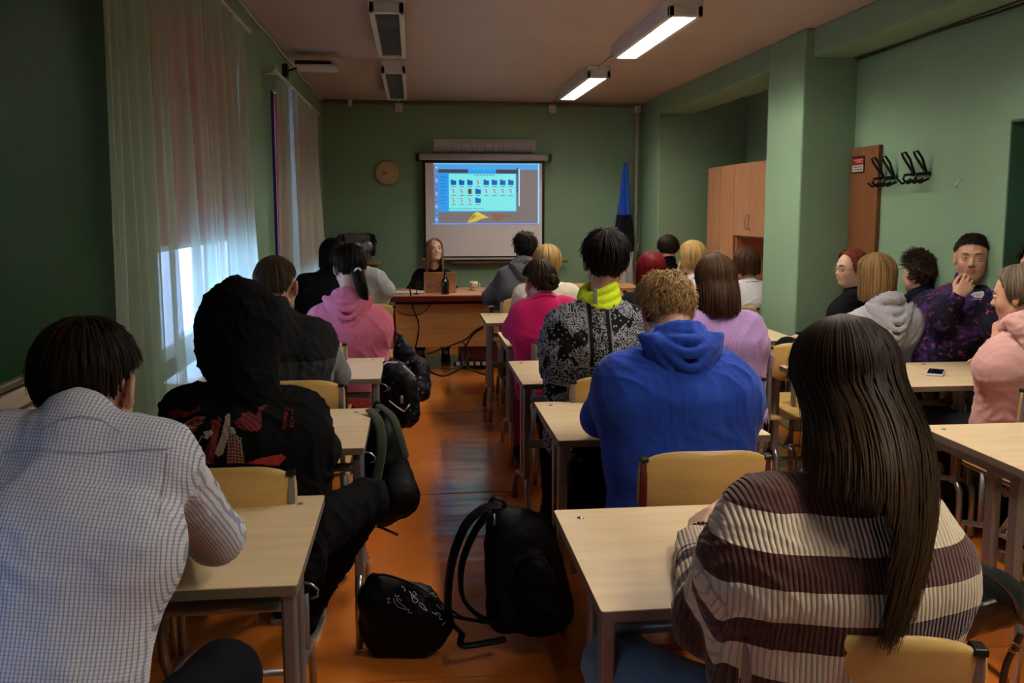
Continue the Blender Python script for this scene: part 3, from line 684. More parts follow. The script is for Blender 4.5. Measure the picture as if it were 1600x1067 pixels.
# ================================================================ FIGURES: fields of rounded cones, meshed
V3 = lambda *a: np.array(a, dtype=np.float64)
def nrm(v): v = np.asarray(v, float); return v/max(1e-9, np.linalg.norm(v))
class Field:
    def __init__(s, lo, hi, h):
        s.lo = np.array(lo, float); s.h = h; s.n = np.ceil((np.array(hi, float)-s.lo)/h).astype(int)+1
        s.a = np.full(s.n, .08, np.float32); s.ax = [s.lo[i]+h*np.arange(s.n[i]) for i in range(3)]
    def _win(s, lo, hi):
        i0 = np.maximum(0, np.floor((lo-s.lo)/s.h).astype(int)); i1 = np.minimum(s.n, np.ceil((hi-s.lo)/s.h).astype(int)+2)
        if (i1 <= i0).any(): return None
        sl = tuple(slice(i0[k], i1[k]) for k in range(3))
        X = s.ax[0][sl[0]][:, None, None].astype(np.float32); Y = s.ax[1][sl[1]][None, :, None].astype(np.float32); Z = s.ax[2][sl[2]][None, None, :].astype(np.float32)
        return sl, X, Y, Z
    def _mix(s, sl, d, k, op):
        A = s.a[sl]
        if op == 'sub':
            d = -d; h = np.clip(.5+.5*(d-A)/k, 0, 1); s.a[sl] = A+(d-A)*h+k*h*(1-h)
        else:
            h = np.clip(.5+.5*(A-d)/k, 0, 1); s.a[sl] = A+(d-A)*h-k*h*(1-h)
    def cone(s, a, b, ra, rb=None, k=.03, op='add', sq=None):
        """rounded cone a-b; sq=(direction, factor) flattens it along a direction"""
        rb = ra if rb is None else rb; a = np.asarray(a, float); b = np.asarray(b, float); R = max(ra, rb)+k+.02
        w_ = s._win(np.minimum(a, b)-R, np.maximum(a, b)+R)
        if w_ is None: return s
        sl, X, Y, Z = w_; d = b-a; L2 = max(1e-9, d@d)
        px, py, pz = X-np.float32(a[0]), Y-np.float32(a[1]), Z-np.float32(a[2])
        t = np.clip((px*d[0]+py*d[1]+pz*d[2])/L2, 0, 1).astype(np.float32)
        qx, qy, qz = px-t*d[0], py-t*d[1], pz-t*d[2]; q2 = qx*qx+qy*qy+qz*qz
        if sq is not None:
            n, f = nrm(sq[0]), sq[1]; e = qx*n[0]+qy*n[1]+qz*n[2]; q2 = q2+e*e*(1/(f*f)-1)
        s._mix(sl, np.sqrt(np.maximum(q2, 1e-12))-(ra+(rb-ra)*t), k, op); return s
    def ell(s, c, r, R=None, k=.02, op='add'):
        c = np.asarray(c, float); r = np.asarray(r, float); m = r.max()+k+.02
        w_ = s._win(c-m, c+m)
        if w_ is None: return s
        sl, X, Y, Z = w_; px, py, pz = X-np.float32(c[0]), Y-np.float32(c[1]), Z-np.float32(c[2])
        if R is not None: px, py, pz = (px*R[0, i]+py*R[1, i]+pz*R[2, i] for i in range(3))
        k0 = np.sqrt((px/r[0])**2+(py/r[1])**2+(pz/r[2])**2)+1e-6
        k1 = np.sqrt((px/r[0]**2)**2+(py/r[1]**2)**2+(pz/r[2]**2)**2)+1e-6
        s._mix(sl, (k0*(k0-1)/k1).astype(np.float32), k, op); return s
    def cutz(s, z, k=.01, below=True):
        d = (s.ax[2]-z) if not below else (z-s.ax[2]); s.a = np.maximum(s.a, d[None, None, :].astype(np.float32)); return s
    def mesh(s):
        A = s.a; A[0], A[-1], A[:, 0], A[:, -1], A[:, :, 0], A[:, :, -1] = .08, .08, .08, .08, .08, .08
        I = (A < 0); c = [I[i:I.shape[0]-1+i, j:I.shape[1]-1+j, k:I.shape[2]-1+k] for i in (0, 1) for j in (0, 1) for k in (0, 1)]
        al = c[0] & c[1] & c[2] & c[3] & c[4] & c[5] & c[6] & c[7]; an = c[0] | c[1] | c[2] | c[3] | c[4] | c[5] | c[6] | c[7]
        act = np.argwhere(an & ~al); ci = np.full(an.shape, -1, np.int32); ci[tuple(act.T)] = np.arange(len(act))
        P = np.zeros((len(act), 3)); W = np.zeros(len(act)); x, y, z = act.T
        cv = {(i, j, k): A[x+i, y+j, z+k] for i in (0, 1) for j in (0, 1) for k in (0, 1)}
        for ax in range(3):
            for u in (0, 1):
                for v in (0, 1):
                    p = [u, v]; p.insert(ax, 0); q = [u, v]; q.insert(ax, 1); f0, f1 = cv[tuple(p)], cv[tuple(q)]
                    m = (f0 < 0) != (f1 < 0); t = np.where(m, f0/np.where(m, f0-f1, 1), 0)
                    for d in range(3): P[:, d] += m*(p[d]+(t if d == ax else 0))
                    W += m
        P = P/W[:, None]+act; V = s.lo+P*s.h; F = []
        for ax in range(3):
            sl0 = [slice(None)]*3; sl1 = [slice(None)]*3; sl0[ax] = slice(0, -1); sl1[ax] = slice(1, None)
            e = I[tuple(sl0)] != I[tuple(sl1)]; ed = np.argwhere(e); o1, o2 = [i for i in range(3) if i != ax]
            ed = ed[(ed[:, o1] > 0) & (ed[:, o2] > 0)]; g = []
            for da, db in ((-1, -1), (0, -1), (0, 0), (-1, 0)):
                t = ed.copy(); t[:, o1] += da; t[:, o2] += db; g.append(ci[tuple(t.T)])
            q = np.stack(g, 1); ok = (q >= 0).all(1); sgn = I[tuple(ed.T)][ok]; q = q[ok]
            flip = sgn if ax != 1 else ~sgn
            q[~flip] = q[~flip][:, ::-1]; F.append(q)
        return V, np.concatenate(F)
def relax(V, F, it=1, f=.5):
    n = len(V)
    for _ in range(it):
        acc = np.zeros((n, 3)); cnt = np.zeros(n)
        for a, b in ((0, 1), (1, 2), (2, 3), (3, 0)):
            for p, q in ((a, b), (b, a)):
                for d in range(3): acc[:, d] += np.bincount(F[:, p], V[F[:, q], d], n)
                cnt += np.bincount(F[:, p], minlength=n)
        V = V*(1-f)+f*acc/np.maximum(cnt, 1)[:, None]
    return V
def vnormals(V, F):
    N = np.cross(V[F[:, 2]]-V[F[:, 0]], V[F[:, 3]]-V[F[:, 1]]); o = np.zeros_like(V)
    for c in range(4):
        for d in range(3): o[:, d] += np.bincount(F[:, c], N[:, d], len(V))
    return o/np.maximum(1e-9, np.linalg.norm(o, axis=1))[:, None]
def folds(V, F, amp, seed, sc=1.0, dirv=(0, 0, 1)):
    """cloth folds: warped ridges pushed along the surface normal"""
    if amp <= 0: return V
    r = np.random.default_rng(seed); N = vnormals(V, F); P = V*sc; h = 0
    wp = P+.06*np.sin(P[:, [1, 2, 0]]*14+r.random(3)*6)+.03*np.sin(P[:, [2, 0, 1]]*31+r.random(3)*6)
    for i in range(4):
        k = nrm(r.normal(size=3)*V3(1, .8, .8)+.9*np.array(dirv)*r.choice([-1, 1]))*(22+16*i+r.random()*8)
        sgl = np.sin(wp@k+r.random()*6); h = h+(1-np.abs(sgl))**2*(.9/(1+.5*i))-.3/(1+.5*i)
    mask = .35+.65*np.clip(.5+.8*np.sin(P@(r.normal(size=3)*7)+r.random()*6), 0, 1)
    return V+N*(amp*h*mask)[:, None]
def attr(o, name, arr):
    a = o.data.attributes.new(name, 'FLOAT', 'POINT'); a.data.foreach_set('value', np.asarray(arr, np.float32))
def rot(yaw=0, pitch=0, roll=0):
    """columns right, forward, up; yaw>0 turns to the left, pitch>0 bows the head"""
    R = Matrix.Rotation(math.radians(yaw), 3, 'Z') @ Matrix.Rotation(math.radians(-pitch), 3, 'X') @ Matrix.Rotation(math.radians(roll), 3, 'Y')
    return np.array(R)
def skin_mat(name, rgb):
    if name in _mc: return _mc[name]
    m, T, b = base_mat(name, .5, .35); b.inputs['Subsurface Weight'].default_value = .08; b.inputs['Subsurface Radius'].default_value = (.02, .008, .004)
    v = coords(T); c = lin(rgb); n = noise(T, v, 14, 4, .6)
    base = mix(T, n, tuple(x*.82 for x in c[:3])+(1,), c); at_ = T.new('ShaderNodeAttribute', attribute_name='lip')
    base = mix(T, mth(T, 'MULTIPLY', at_.outputs['Fac'], .75), base, lin((150, 62, 58)))
    a2 = T.new('ShaderNodeAttribute', attribute_name='blush'); base = mix(T, mth(T, 'MULTIPLY', a2.outputs['Fac'], .45), base, lin((188, 92, 74)))
    T.link(base, b.inputs['Base Color']); bump(T, b, noise(T, v, 160, 3), .12, .002); _mc[name] = m; return m
SKIN = skin_mat('skin', (206, 158, 130)); SKIN2 = skin_mat('paler skin', (222, 180, 156))
def hair_mat(name, dark, light, tip=None, rough=.56):
    if name in _mc: return _mc[name]
    m, T, b = base_mat(name, rough, .09)
    g = T.new('ShaderNodeNewGeometry'); v = coords(T); n = noise(T, v, 10, 3)
    f = mth(T, 'ADD', mth(T, 'MULTIPLY', g.outputs['Random Per Island'], .65), mth(T, 'MULTIPLY', n, .45))
    c = ramp(T, f, [(.15, lin(dark)), (.95, lin(light))])
    if tip:
        a = T.new('ShaderNodeAttribute', attribute_name='along'); c = mix(T, mth(T, 'MULTIPLY', mth(T, 'POWER', a.outputs['Fac'], 2.0), .8), c, lin(tip))
    T.link(c, b.inputs['Base Color']); _mc[name] = m; return m
# ---- head shape in its own frame (x right, y face, z up, centre of the skull)
def head_prims(f, hd, R, s, face=True, ears=True):
    p = lambda x, y, z: hd+R@(V3(x, y, z)*s)
    f.ell(p(0, -.012, .030), V3(.075, .094, .084)*s, R, .015)
    f.ell(p(0, .026, -.030), V3(.064, .062, .082)*s, R, .02)
    f.ell(p(0, .048, -.086), V3(.030, .028, .022)*s, R, .025)
    for sx in (-1, 1):
        f.ell(p(sx*.036, .054, -.030), V3(.024, .024, .022)*s, R, .02); f.cone(p(sx*.052, .0, -.055), p(sx*.02, .05, -.092), .018*s, .014*s, .02)
    if face:
        for sx in (-1, 1):
            f.ell(p(sx*.031, .094, .004), V3(.017, .016, .012)*s, R, .010, 'sub')
        f.cone(p(-.034, .074, .026), p(.034, .074, .026), .012*s, k=.012)
        f.cone(p(0, .080, .008), p(0, .100, -.026), .0065*s, .010*s, .010); 
        for sx in (-1, 1): f.ell(p(sx*.0105, .090, -.030), V3(.008, .010, .007)*s, R, .006)
        f.cone(p(-.016, .080, -.0535), p(.016, .080, -.0535), .0062*s, k=.006); f.cone(p(-.014, .080, -.064), p(.014, .080, -.064), .0072*s, k=.006)
        f.cone(p(-.022, .0875, -.0588), p(.022, .0875, -.0588), .0022*s, k=.002, op='sub')
    if ears:
        for sx in (-1, 1):
            f.ell(p(sx*(.080 if face else .084), -.010, -.004), V3(.0085, .019, .032)*s, R@rot(sx*(12 if face else 24), 0, 0), .007); f.ell(p(sx*.091, -.002, -.002), V3(.006, .010, .018)*s, R, .005, 'sub')
            f.ell(p(sx*.078, -.004, -.026), V3(.009, .012, .012)*s, R, .008)
def hand_prims(f, wr, d, up, side, s=1.0, curl=.5, spread=.25, k=.006, curls=None, thumb=.6):
    """wr wrist, d hand direction, up = back of the hand, side=+1 right hand; palm, four bent fingers and a thumb from the palm's side"""
    d = nrm(d); up = nrm(up-d*np.dot(up, d)); lat = np.cross(d, up)*side  # lat points to the little finger side for the right hand
    kn = []
    for i, (o, L) in enumerate(((-.030, .083), (-.010, .087), (.011, .083), (.030, .074))):
        q = wr+d*L*s+lat*o*s+up*.004*s; kn.append(q); f.cone(wr+lat*o*.55*s+d*.012*s, q, .0135*s, .0105*s, .014)
    for i, (q, ls) in enumerate(zip(kn, ((.040, .025, .020), (.045, .028, .021), (.042, .026, .021), (.032, .020, .018)))):
        c = curls[i] if curls else curl*(1+.12*i); dd = nrm(d+lat*(i-1.5)*spread*.35); ax = up; a = 0; p0 = q; r = (.0092, .0088, .0086, .0078)[i]*s
        for j, L in enumerate(ls):
            a += c*(.75, 1.0, .7)[j]; v = dd*math.cos(a)-ax*math.sin(a); p1 = p0+v*L*s
            f.cone(p0, p1, r*(1-.07*j), r*(1-.07*(j+1)), k if j == 0 else .003); p0 = p1
    b0 = wr+d*.022*s-lat*.024*s-up*.006*s; t1 = b0+nrm(d*.75-lat*.62-up*.25)*.042*s; t2 = t1+nrm(d*1.0-lat*(.25-.3*thumb)-up*.45*thumb)*.034*s; t3 = t2+nrm(d*.9+lat*.25*thumb-up*.5*thumb)*.026*s
    f.cone(b0, t1, .0145*s, .0112*s, .012); f.cone(t1, t2, .0108*s, .0098*s, .004); f.cone(t2, t3, .0098*s, .008*s, .003)
def seg_d(P, a, b):
    d = b-a; t = np.clip(((P-a)@d)/max(1e-9, d@d), 0, 1); return np.linalg.norm(P-a-t[:, None]*d, axis=1), t
# ---- hair
def hair(par, org, hd, R, s, mat, n=1400, lens=None, seed=1, kind='short', L=.05, t0=.012, lift=.01, width=.0032, wave=0., tail=0, front=58, hang=(0, 0), base=True, curl=0., taper=0., side=0, name='hair', part=0., fringe=0., crown=(0, -.25)):
    """crown-to-end strands lying over a base cap; kind short or long"""
    r = np.random.default_rng(seed); E = V3(.0775, .097, .0875)
    cen = V3(0, -.012, .030); kk_t = [0, 40, 62, 82, 100, 125, 150, 180]
    kk_a = [front, front+4, front+16, 80, 84, 112, 126, 132] if kind == 'short' else [front, front+5, front+24, 98, 100, 104, 106, 106]
    if fringe: kk_a[0] += fringe; kk_a[1] += fringe*.9; kk_a[2] += fringe*.5
    cr = rot(0, -math.degrees(math.atan(.25))) if kind == 'short' else rot(0, -8)
    def path(th, S, L_, off, ph, lf):
        """th azimuth array (N), S (M) 0..1 along -> (N,M,3) in the head frame scaled, world for the hanging part"""
        T = np.degrees(np.abs((th+np.pi) % (2*np.pi)-np.pi)); ae = np.radians(np.interp(T, kk_t, kk_a))
        arcL = ae*.092; tot = arcL+(L_ if kind == 'long' else np.zeros_like(L_)); sv = S[None, :]*tot[:, None]
        al = np.minimum(sv/.092, ae[:, None]); over = np.maximum(0, sv-arcL[:, None])
        thv = th[:, None]+0*al
        if kind == 'long' and part is not None:   # strands from the front swing out to the sides
            sg = np.sign(((th+np.pi) % (2*np.pi))-np.pi); sg[sg == 0] = 1; fr_ = np.clip(1-T/75, 0, 1)
            thv = th[:, None]+(sg*fr_*np.radians(62))[:, None]*(al/np.maximum(ae[:, None], .01))**1.5*(0 if fringe > 12 else 1)
        E_ = E+off[:, None, None]*V3(1, 1, 1)
        wv = wave*np.sin(al*9+ph[:, None]*6.3+thv*3)
        x = np.sin(al)*np.sin(thv+wv); y = np.sin(al)*np.cos(thv+wv); z = np.cos(al)
        P = np.stack([x, y, z], -1)
        if kind == 'short': P = P@cr.T
        lf_ = (lf[:, None]*S[None, :]**2)[..., None]
        P = (P*(E_+lf_)+cen)*s
        if curl:
            q = S[None, :]*22+ph[:, None]*30; P = P*(1+curl*np.sin(q)[..., None]) + curl*.05*np.stack([np.cos(q), np.sin(q*1.3), np.sin(q)], -1)
        Wd = P@R.T+hd
        if kind == 'long':
            e = over/max(1e-6, L); ez = over*s
            outx = np.sin(thv); outy = np.cos(thv)
            Wd[..., 2] -= ez; Wd[..., 0] += hang[0]*e**1.3-(Wd[..., 0]-hd[0])*taper*e**1.2; Wd[..., 1] += hang[1]*(1-np.exp(-e*4.5))-(Wd[..., 1]-hd[1])*taper*.6*e**1.2
            wv2 = .012*np.sin(over*26+ph[:, None]*5+thv*2)*np.minimum(1, over*8)*(1 if wave else .35); Wd[..., 0] += wv2; Wd[..., 1] += wv2*.6
        return Wd
    Vs, Fs, al_ = [], [], []; base_n = 0
    if base:
        nt, ns = 96, (14 if kind == 'short' else 26); th = np.linspace(-np.pi, np.pi, nt, endpoint=False)
        T = np.degrees(np.abs(th))
        off = np.full(len(th), t0*.72)+.0028*np.sin(th*17)+.0018*np.sin(th*31+1); Lb = np.full(len(th), L*.94)+.02*np.sin(th*7)*(kind == 'long')
        if lens: Lb = Lb*np.interp(np.sin(th), [p[0] for p in lens], [p[1] for p in lens])
        if kind == 'long': Lb = np.where(T < 52, .0+fringe*0, np.where(T < 70, Lb*.8, Lb))
        S = np.linspace(0, 1, ns)**.9; W_ = path(th, S, Lb, off, np.zeros(len(th)), np.zeros(len(th)))
        m_ = len(th); Vs.append(W_.reshape(-1, 3)); al_.append(np.tile(S, m_)); i = np.arange(m_)[:, None]; j = np.arange(ns-1)[None, :]
        q = np.stack([i*ns+j, i*ns+j+1, ((i+1) % m_)*ns+j+1, ((i+1) % m_)*ns+j], -1).reshape(-1, 4); Fs.append(q); base_n = m_*ns
    ns = (9 if kind == 'short' else 15); 
    if kind == 'short':
        th = r.random(n)*2*np.pi; clump = .10*np.sin(th*23+seed)+.05*np.sin(th*41)
        off = t0*(.55+.55*r.random(n)); Lx = np.full(n, 0.); a0 = r.random(n)**.8*.82; ln = .18+.25*r.random(n)
        Sg = np.clip(a0[:, None]+ln[:, None]*np.linspace(0, 1, ns)[None, :], 0, 1.06)
        lf = lift*(r.random(n)**1.5)*1.6; P = np.zeros((n, ns, 3))
        # evaluate each strand on its own stretch of the crown-to-end path
        for c0 in range(ns):
            pass
        full = path(th+clump*.5, np.linspace(0, 1.0, 24), Lx, off, r.random(n), np.zeros(n)); idx = Sg*23
        i0 = np.clip(idx.astype(int), 0, 22); fr2 = (idx-i0)[..., None]; rows = np.arange(n)[:, None]
        P = full[rows, i0]*(1-fr2)+full[rows, i0+1]*fr2
        outv = P-(hd+R@(cen*s)); outv /= np.linalg.norm(outv, axis=-1, keepdims=True)
        tt = np.linspace(0, 1, ns)[None, :, None]; P = P+outv*(lf[:, None, None]*tt**1.6)
        jit = (r.normal(size=(n, 1, 3))*(.002+lift*.35)*tt); P = P+jit
        if side: P = P+ (R@V3(side, 0, 0))*tt*.012*r.random((n, 1, 1))
        if curl:
            q = tt*(7+3*r.random((n, 1, 1)))+r.random((n, 1, 1))*6.3; e1 = np.cross(outv, R[:, 2][None, None, :]+.01); e1 /= np.maximum(1e-6, np.linalg.norm(e1, axis=-1, keepdims=True))
            P = P+curl*tt**.6*(np.sin(q)*e1+.6*np.cos(q)*outv)
    else:
        th = r.random(n)*2*np.pi; T = np.degrees(np.abs((th+np.pi) % (2*np.pi)-np.pi)); off = t0*(.5+.6*r.random(n)**.8)
        Lx = L*(.84+.2*r.random(n)); Lx = Lx*(np.interp(np.sin(th), [p[0] for p in lens], [p[1] for p in lens]) if lens else 1); Lx = np.where(T < 35, (.02 if fringe else Lx*.8), Lx)
        P = path(th+.05*np.sin(th*29), np.linspace(.02, 1, ns), Lx, off, r.random(n), np.zeros(n))
        P = P+r.normal(size=(n, 1, 3))*.0035*np.linspace(0, 1, ns)[None, :, None]
        outv = P-(hd+R@(cen*s)); outv /= np.linalg.norm(outv, axis=-1, keepdims=True)
    Tn = np.gradient(P, axis=1); Tn /= np.maximum(1e-7, np.linalg.norm(Tn, axis=-1, keepdims=True)); Wv = np.cross(Tn, outv); Wv /= np.maximum(1e-6, np.linalg.norm(Wv, axis=-1, keepdims=True))
    prof = np.interp(np.linspace(0, 1, ns), [0, .25, .75, 1], [.7, 1, .85, .12])[None, :, None]*width
    A = P-Wv*prof+outv*.0; B = P+Wv*prof; Cc = P+outv*width*.35
    V = np.stack([A, Cc, B], 2).reshape(-1, 3); i = np.arange(n)[:, None]; j = np.arange(ns-1)[None, :]; b0 = base_n+(i*ns+j)*3
    for e in (0, 1): Fs.append(np.stack([b0+e, b0+e+1, b0+e+4, b0+e+3], -1).reshape(-1, 4))
    Vs.append(V); al_.append(np.tile(np.repeat(np.linspace(0, 1, ns), 3), n))
    o = mesh_obj(name, np.concatenate(Vs), np.concatenate(Fs), mat, par, True, org); attr(o, 'along', np.concatenate(al_)); return o
# ---- person
def person(label, hip, neck, head, shL, shR, elL, elR, wrL, wrR, top, hairf=None, group=None, yaw=0, pitch=12, roll=0, hs=1.0, kneeL=None, kneeR=None, ankL=None, ankR=None,
           pants=None, shoe=None, h=.009, face=False, skin=None, loose=.018, fold=.006, cuffL=.93, cuffR=.93, collar='crew', tname='sweater', bulk=1.0, hood=None, handL=None, handR=None, fwd=(0, 1, 0), seed=1, hem=.47, sleeve_k=1.0, hhand=True, neckr=.054, colh=.6):
    hip = V3(*hip); N = np.array(neck, float); hd = np.array(head, float); SL, SR, EL, ER, WL, WR = (np.array(q, float) for q in (shL, shR, elL, elR, wrL, wrR))
    fwd = nrm(fwd); rt = np.cross(fwd, V3(0, 0, 1)); rt /= np.linalg.norm(rt); rv = nrm(SR-SL)
    KL = hip-rt*.13+fwd*.40 if kneeL is None else np.array(kneeL, float); KR = hip+rt*.13+fwd*.40 if kneeR is None else np.array(kneeR, float)
    AL = V3(KL[0], KL[1], .10)+fwd*(-.06) if ankL is None else np.array(ankL, float); AR = V3(KR[0], KR[1], .10)+fwd*(-.02) if ankR is None else np.array(ankR, float)
    R = rot(math.degrees(math.atan2(-fwd[0], fwd[1]))+yaw, pitch, roll); skin = skin or SKIN
    org = (float(hip[0]), float(hip[1]), 0.0); r = root('person', org, label, 'person', group)
    W = hip+(N-hip)*.36; Cc = hip+(N-hip)*.70; back = np.cross(V3(0, 0, 1), rv); back = nrm(np.cross(rv, N-hip)); back = back if back@fwd < 0 else -back
    def torso(f, t, bk):
        f.cone(hip-rt*.08, hip+rt*.08, .100*bk+t, k=.04); f.cone(W-rv*.065*bk, W+rv*.065*bk, .098*bk+t, k=.05, sq=(back, .95))
        f.cone(Cc-rv*.095*bk, Cc+rv*.095*bk, .100*bk+t, k=.05, sq=(back, .95)); f.cone(SL+rv*.03, SR-rv*.03, .058+t*.8, k=.04)
        for sg, Sx in ((-1, SL), (1, SR)):
            f.cone(hip+rt*sg*.08, W+rv*sg*.068*bk, .098*bk+t, .092*bk+t, .04); f.cone(W+rv*sg*.07*bk, Cc+rv*sg*.10*bk, .095*bk+t, .092*bk+t, .04)
            f.cone(Cc+rv*sg*.10*bk, Sx*.75+N*.25-V3(0, 0, .04), .088*bk+t, .06+t*.8, .04); f.cone(N-V3(0, 0, .03)+back*.0, Sx, .056+t*.6, .052+t*.7, .05)
        f.cone(W+back*.02, Cc+back*.025, .10*bk+t, .10*bk+t, .05); f.cone(Cc+back*.02, N+back*.008-V3(0, 0, .03), .095*bk+t, .055+t*.4, .05)
    nb = hd+R@(V3(0, -.035, -.05)*hs)
    pts = np.array([hip, N, hd+V3(0, 0, .13), hd-V3(.12, .12, .12), hd+V3(.12, .12, .12), SL, SR, EL, ER, WL, WR, KL, KR, AL, AR])
    lo, hi = pts.min(0)-.20, pts.max(0)+.20; lo[2] = max(lo[2], .0)
    f = Field(lo, hi, h); torso(f, -.022, .92)
    f.cone(N-V3(0, 0, .05), nb, neckr+.004, neckr, .03); f.cone(N-V3(0, 0, .02), hd+R@(V3(0, -.005, -.06)*hs), neckr-.006, .048, .03)
    for S_, E_, W_ in ((SL, EL, WL), (SR, ER, WR)):
        f.cone(S_, E_, .044, .036, .03); f.cone(E_, W_, .037, .026, .02)
    for sg, K_, A_ in ((-1, KL, AL), (1, KR, AR)):
        f.cone(hip+rt*sg*.09, K_, .080, .052, .03); f.cone(K_, A_, .050, .034, .02); f.cone(A_, A_+fwd*.13-V3(0, 0, .055), .032, .026, .02)
    head_prims(f, hd, R, hs, face); 
    if hhand:
        for sg, E_, W_, hp in ((-1, EL, WL, handL), (1, ER, WR, handR)):
            hp = hp or {}; d = hp.get('d', nrm(W_-E_)); hand_prims(f, W_, V3(*d), V3(*hp.get('up', (0, 0, 1))), sg, hp.get('s', .95), hp.get('curl', .5), k=.005, curls=hp.get('curls'), thumb=hp.get('thumb', .6))
    V, F = f.mesh(); V = relax(V, F, 1, .35); b = mesh_obj('body', V, F, skin, r, True, org)
    q = (V-hd)@R/hs
    if face:
        attr(b, 'lip', ((np.abs(q[:, 0])/.024)**2+((q[:, 2]+.059)/.012)**2 < 1)*(q[:, 1] > .06)*.7); attr(b, 'blush', np.exp(-((np.abs(q[:, 0])-.04)**2+(q[:, 2]+.03)**2)/.0004)*(q[:, 1] > .03)*.7)
        for sx in (-1, 1):
            p = lambda x, y, z: hd+R@(V3(x, y, z)*hs)-np.array(org)
            e = MB(); e.sph(tuple(p(sx*.031, .072, .004)), .0125*hs, seg=14); e = e.build('eye', flat('eye white', (196, 190, 184), .25, .5, 0, .02), r)
            MB().sph(tuple(p(sx*.031+gaze[0], .0805, .004+gaze[1])), .0056*hs, seg=10).build('iris', flat('iris', (40, 34, 30), .15, .6), e)
            for zz, mt, th_ in ((.0125, skin, .0030), (-.0045, skin, .0024)):
                a_ = [tuple(p(sx*.031+u*.0155, .0845-abs(u)**2*.008, .0045+(zz-.0045)*(1-u*u*.9)*(.62 if zz > 0 else .8))) for u in np.linspace(-1, 1, 9)]
                MB().tube(a_, th_*hs, 6).build('eyelid', mt, r)
            a_ = [tuple(p(sx*(.014+.034*u), .0905-.014*u*u, .024+.006*math.sin(u*2.6))) for u in np.linspace(0, 1, 8)]
            MB().tube(a_, [.0018, .0028, .003, .003, .0028, .0025, .002, .001], 6).build('eyebrow', BROW, r)
    # --- upper garment
    f = Field(lo, hi, h); torso(f, loose, bulk); hz = hip[2]
    for S_, E_, W_, cf in ((SL, EL, WL, cuffL), (SR, ER, WR, cuffR)):
        Wc = E_+(W_-E_)*cf; f.cone(S_, E_, .050*sleeve_k+loose, .042*sleeve_k+loose, .035)
        if cf > .02: f.cone(E_, Wc, .042*sleeve_k+loose*.9, .030*sleeve_k+loose*.55, .025)
    if collar == 'crew': f.cone(N-V3(0, 0, .045), N+(nb-N)*.22, neckr+.014, neckr+.012, .02)
    elif collar in ('turtle', 'zip'): f.cone(N-V3(0, 0, .03), N+(nb-N)*colh, neckr+.016, neckr+.013, .012)
    if collar == 'shirt':   # collar band and its folded fall
        f.cone(N-V3(0, 0, .02), N+nrm(nb-N)*.048, neckr+.020, neckr+.014, .006); f.cone(N-V3(0, 0, .02), N+nrm(nb-N)*.018, neckr+.029, neckr+.022, .003)
    V, F = f.mesh()
    # open the neck: drop the cap above the collar so that the skin shows
    dV, tV = seg_d(V, SL, EL); dE, tE = seg_d(V, EL, WL); dV2, tV2 = seg_d(V, SR, ER); dE2, tE2 = seg_d(V, ER, WR)
    V = relax(V, F, 1, .4); V = folds(V, F, fold, seed, 1.0, nrm(rv+V3(0, 0, .35)))
    keep = V[:, 2] > hip[2]-.10
    g = mesh_obj(tname, V, F, top, r, True, org)
    up = nrm(N-hip); dt = seg_d(V, hip, N)[0]-.12; dA = np.minimum(dV, dE)-.055; dB = np.minimum(dV2, dE2)-.055
    LA = np.linalg.norm(EL-SL); LB = np.linalg.norm(ER-SR); tv = (V-hip)@up; shv = ((SL+SR)/2-hip)@up
    vA = shv-np.where(dV < dE, tV*LA, LA+tE*np.linalg.norm(WL-EL)); vB = shv-np.where(dV2 < dE2, tV2*LB, LB+tE2*np.linalg.norm(WR-ER))
    wA = 1/(1+np.exp((dA-dt)/.006)); wB = 1/(1+np.exp((dB-dt)/.006)); sm = lambda t_, d1, d2: np.where(d1 < d2, np.clip((t_-.05)/.35, 0, 1), 1.0)
    wA = wA*sm(tV, dV, dE); wB = wB*sm(tV2, dV2, dE2); v = tv*(1-wA)*(1-wB)+vA*wA*(1-wB)+vB*wB
    attr(g, 'v', v-shv); attr(g, 'arm', np.maximum(wA, wB))
    dz = seg_d(V, hip, N); ctr = hip+np.clip(dz[1], 0, 1)[:, None]*(N-hip); rel = V-ctr; ang = np.arctan2(rel@rv, -(rel@back)); ut = ang*.14
    def around(S_, E_, W_, d1, d2, t1, t2):
        a_ = np.where((d1 < d2)[:, None], S_+t1[:, None]*(E_-S_), E_+t2[:, None]*(W_-E_)); e1 = nrm(np.cross(W_-S_, V3(0, 0, 1))); e2 = nrm(np.cross(e1, W_-S_)); q_ = V-a_; return (q_@e1)*np.sign(e1@rv)
    uu = np.where(wA > .5, around(SL, EL, WL, dV, dE, tV, tE), np.where(wB > .5, around(SR, ER, WR, dV2, dE2, tV2, tE2), (V-hip)@rv)); attr(g, 'u', uu)
    # collars and hoods
    ctop = N+(nb-N)*.45; ax = nrm(nb-N)
    def ring(rr, z, th, tilt=.0, n=28, sqz=1.0):
        e1 = rv; e2 = nrm(np.cross(ax, e1)); c0 = N+ax*z
        return [tuple(c0+e1*rr*math.cos(a)+e2*rr*sqz*math.sin(a)-ax*tilt*math.sin(a)-np.array(org)) for a in np.linspace(0, 2*math.pi, n, endpoint=False)]
    if collar == 'crew': MB().tube(ring(neckr+.017, .012, .01, .015), .009, 8, closed=True).build('collar', top, r)
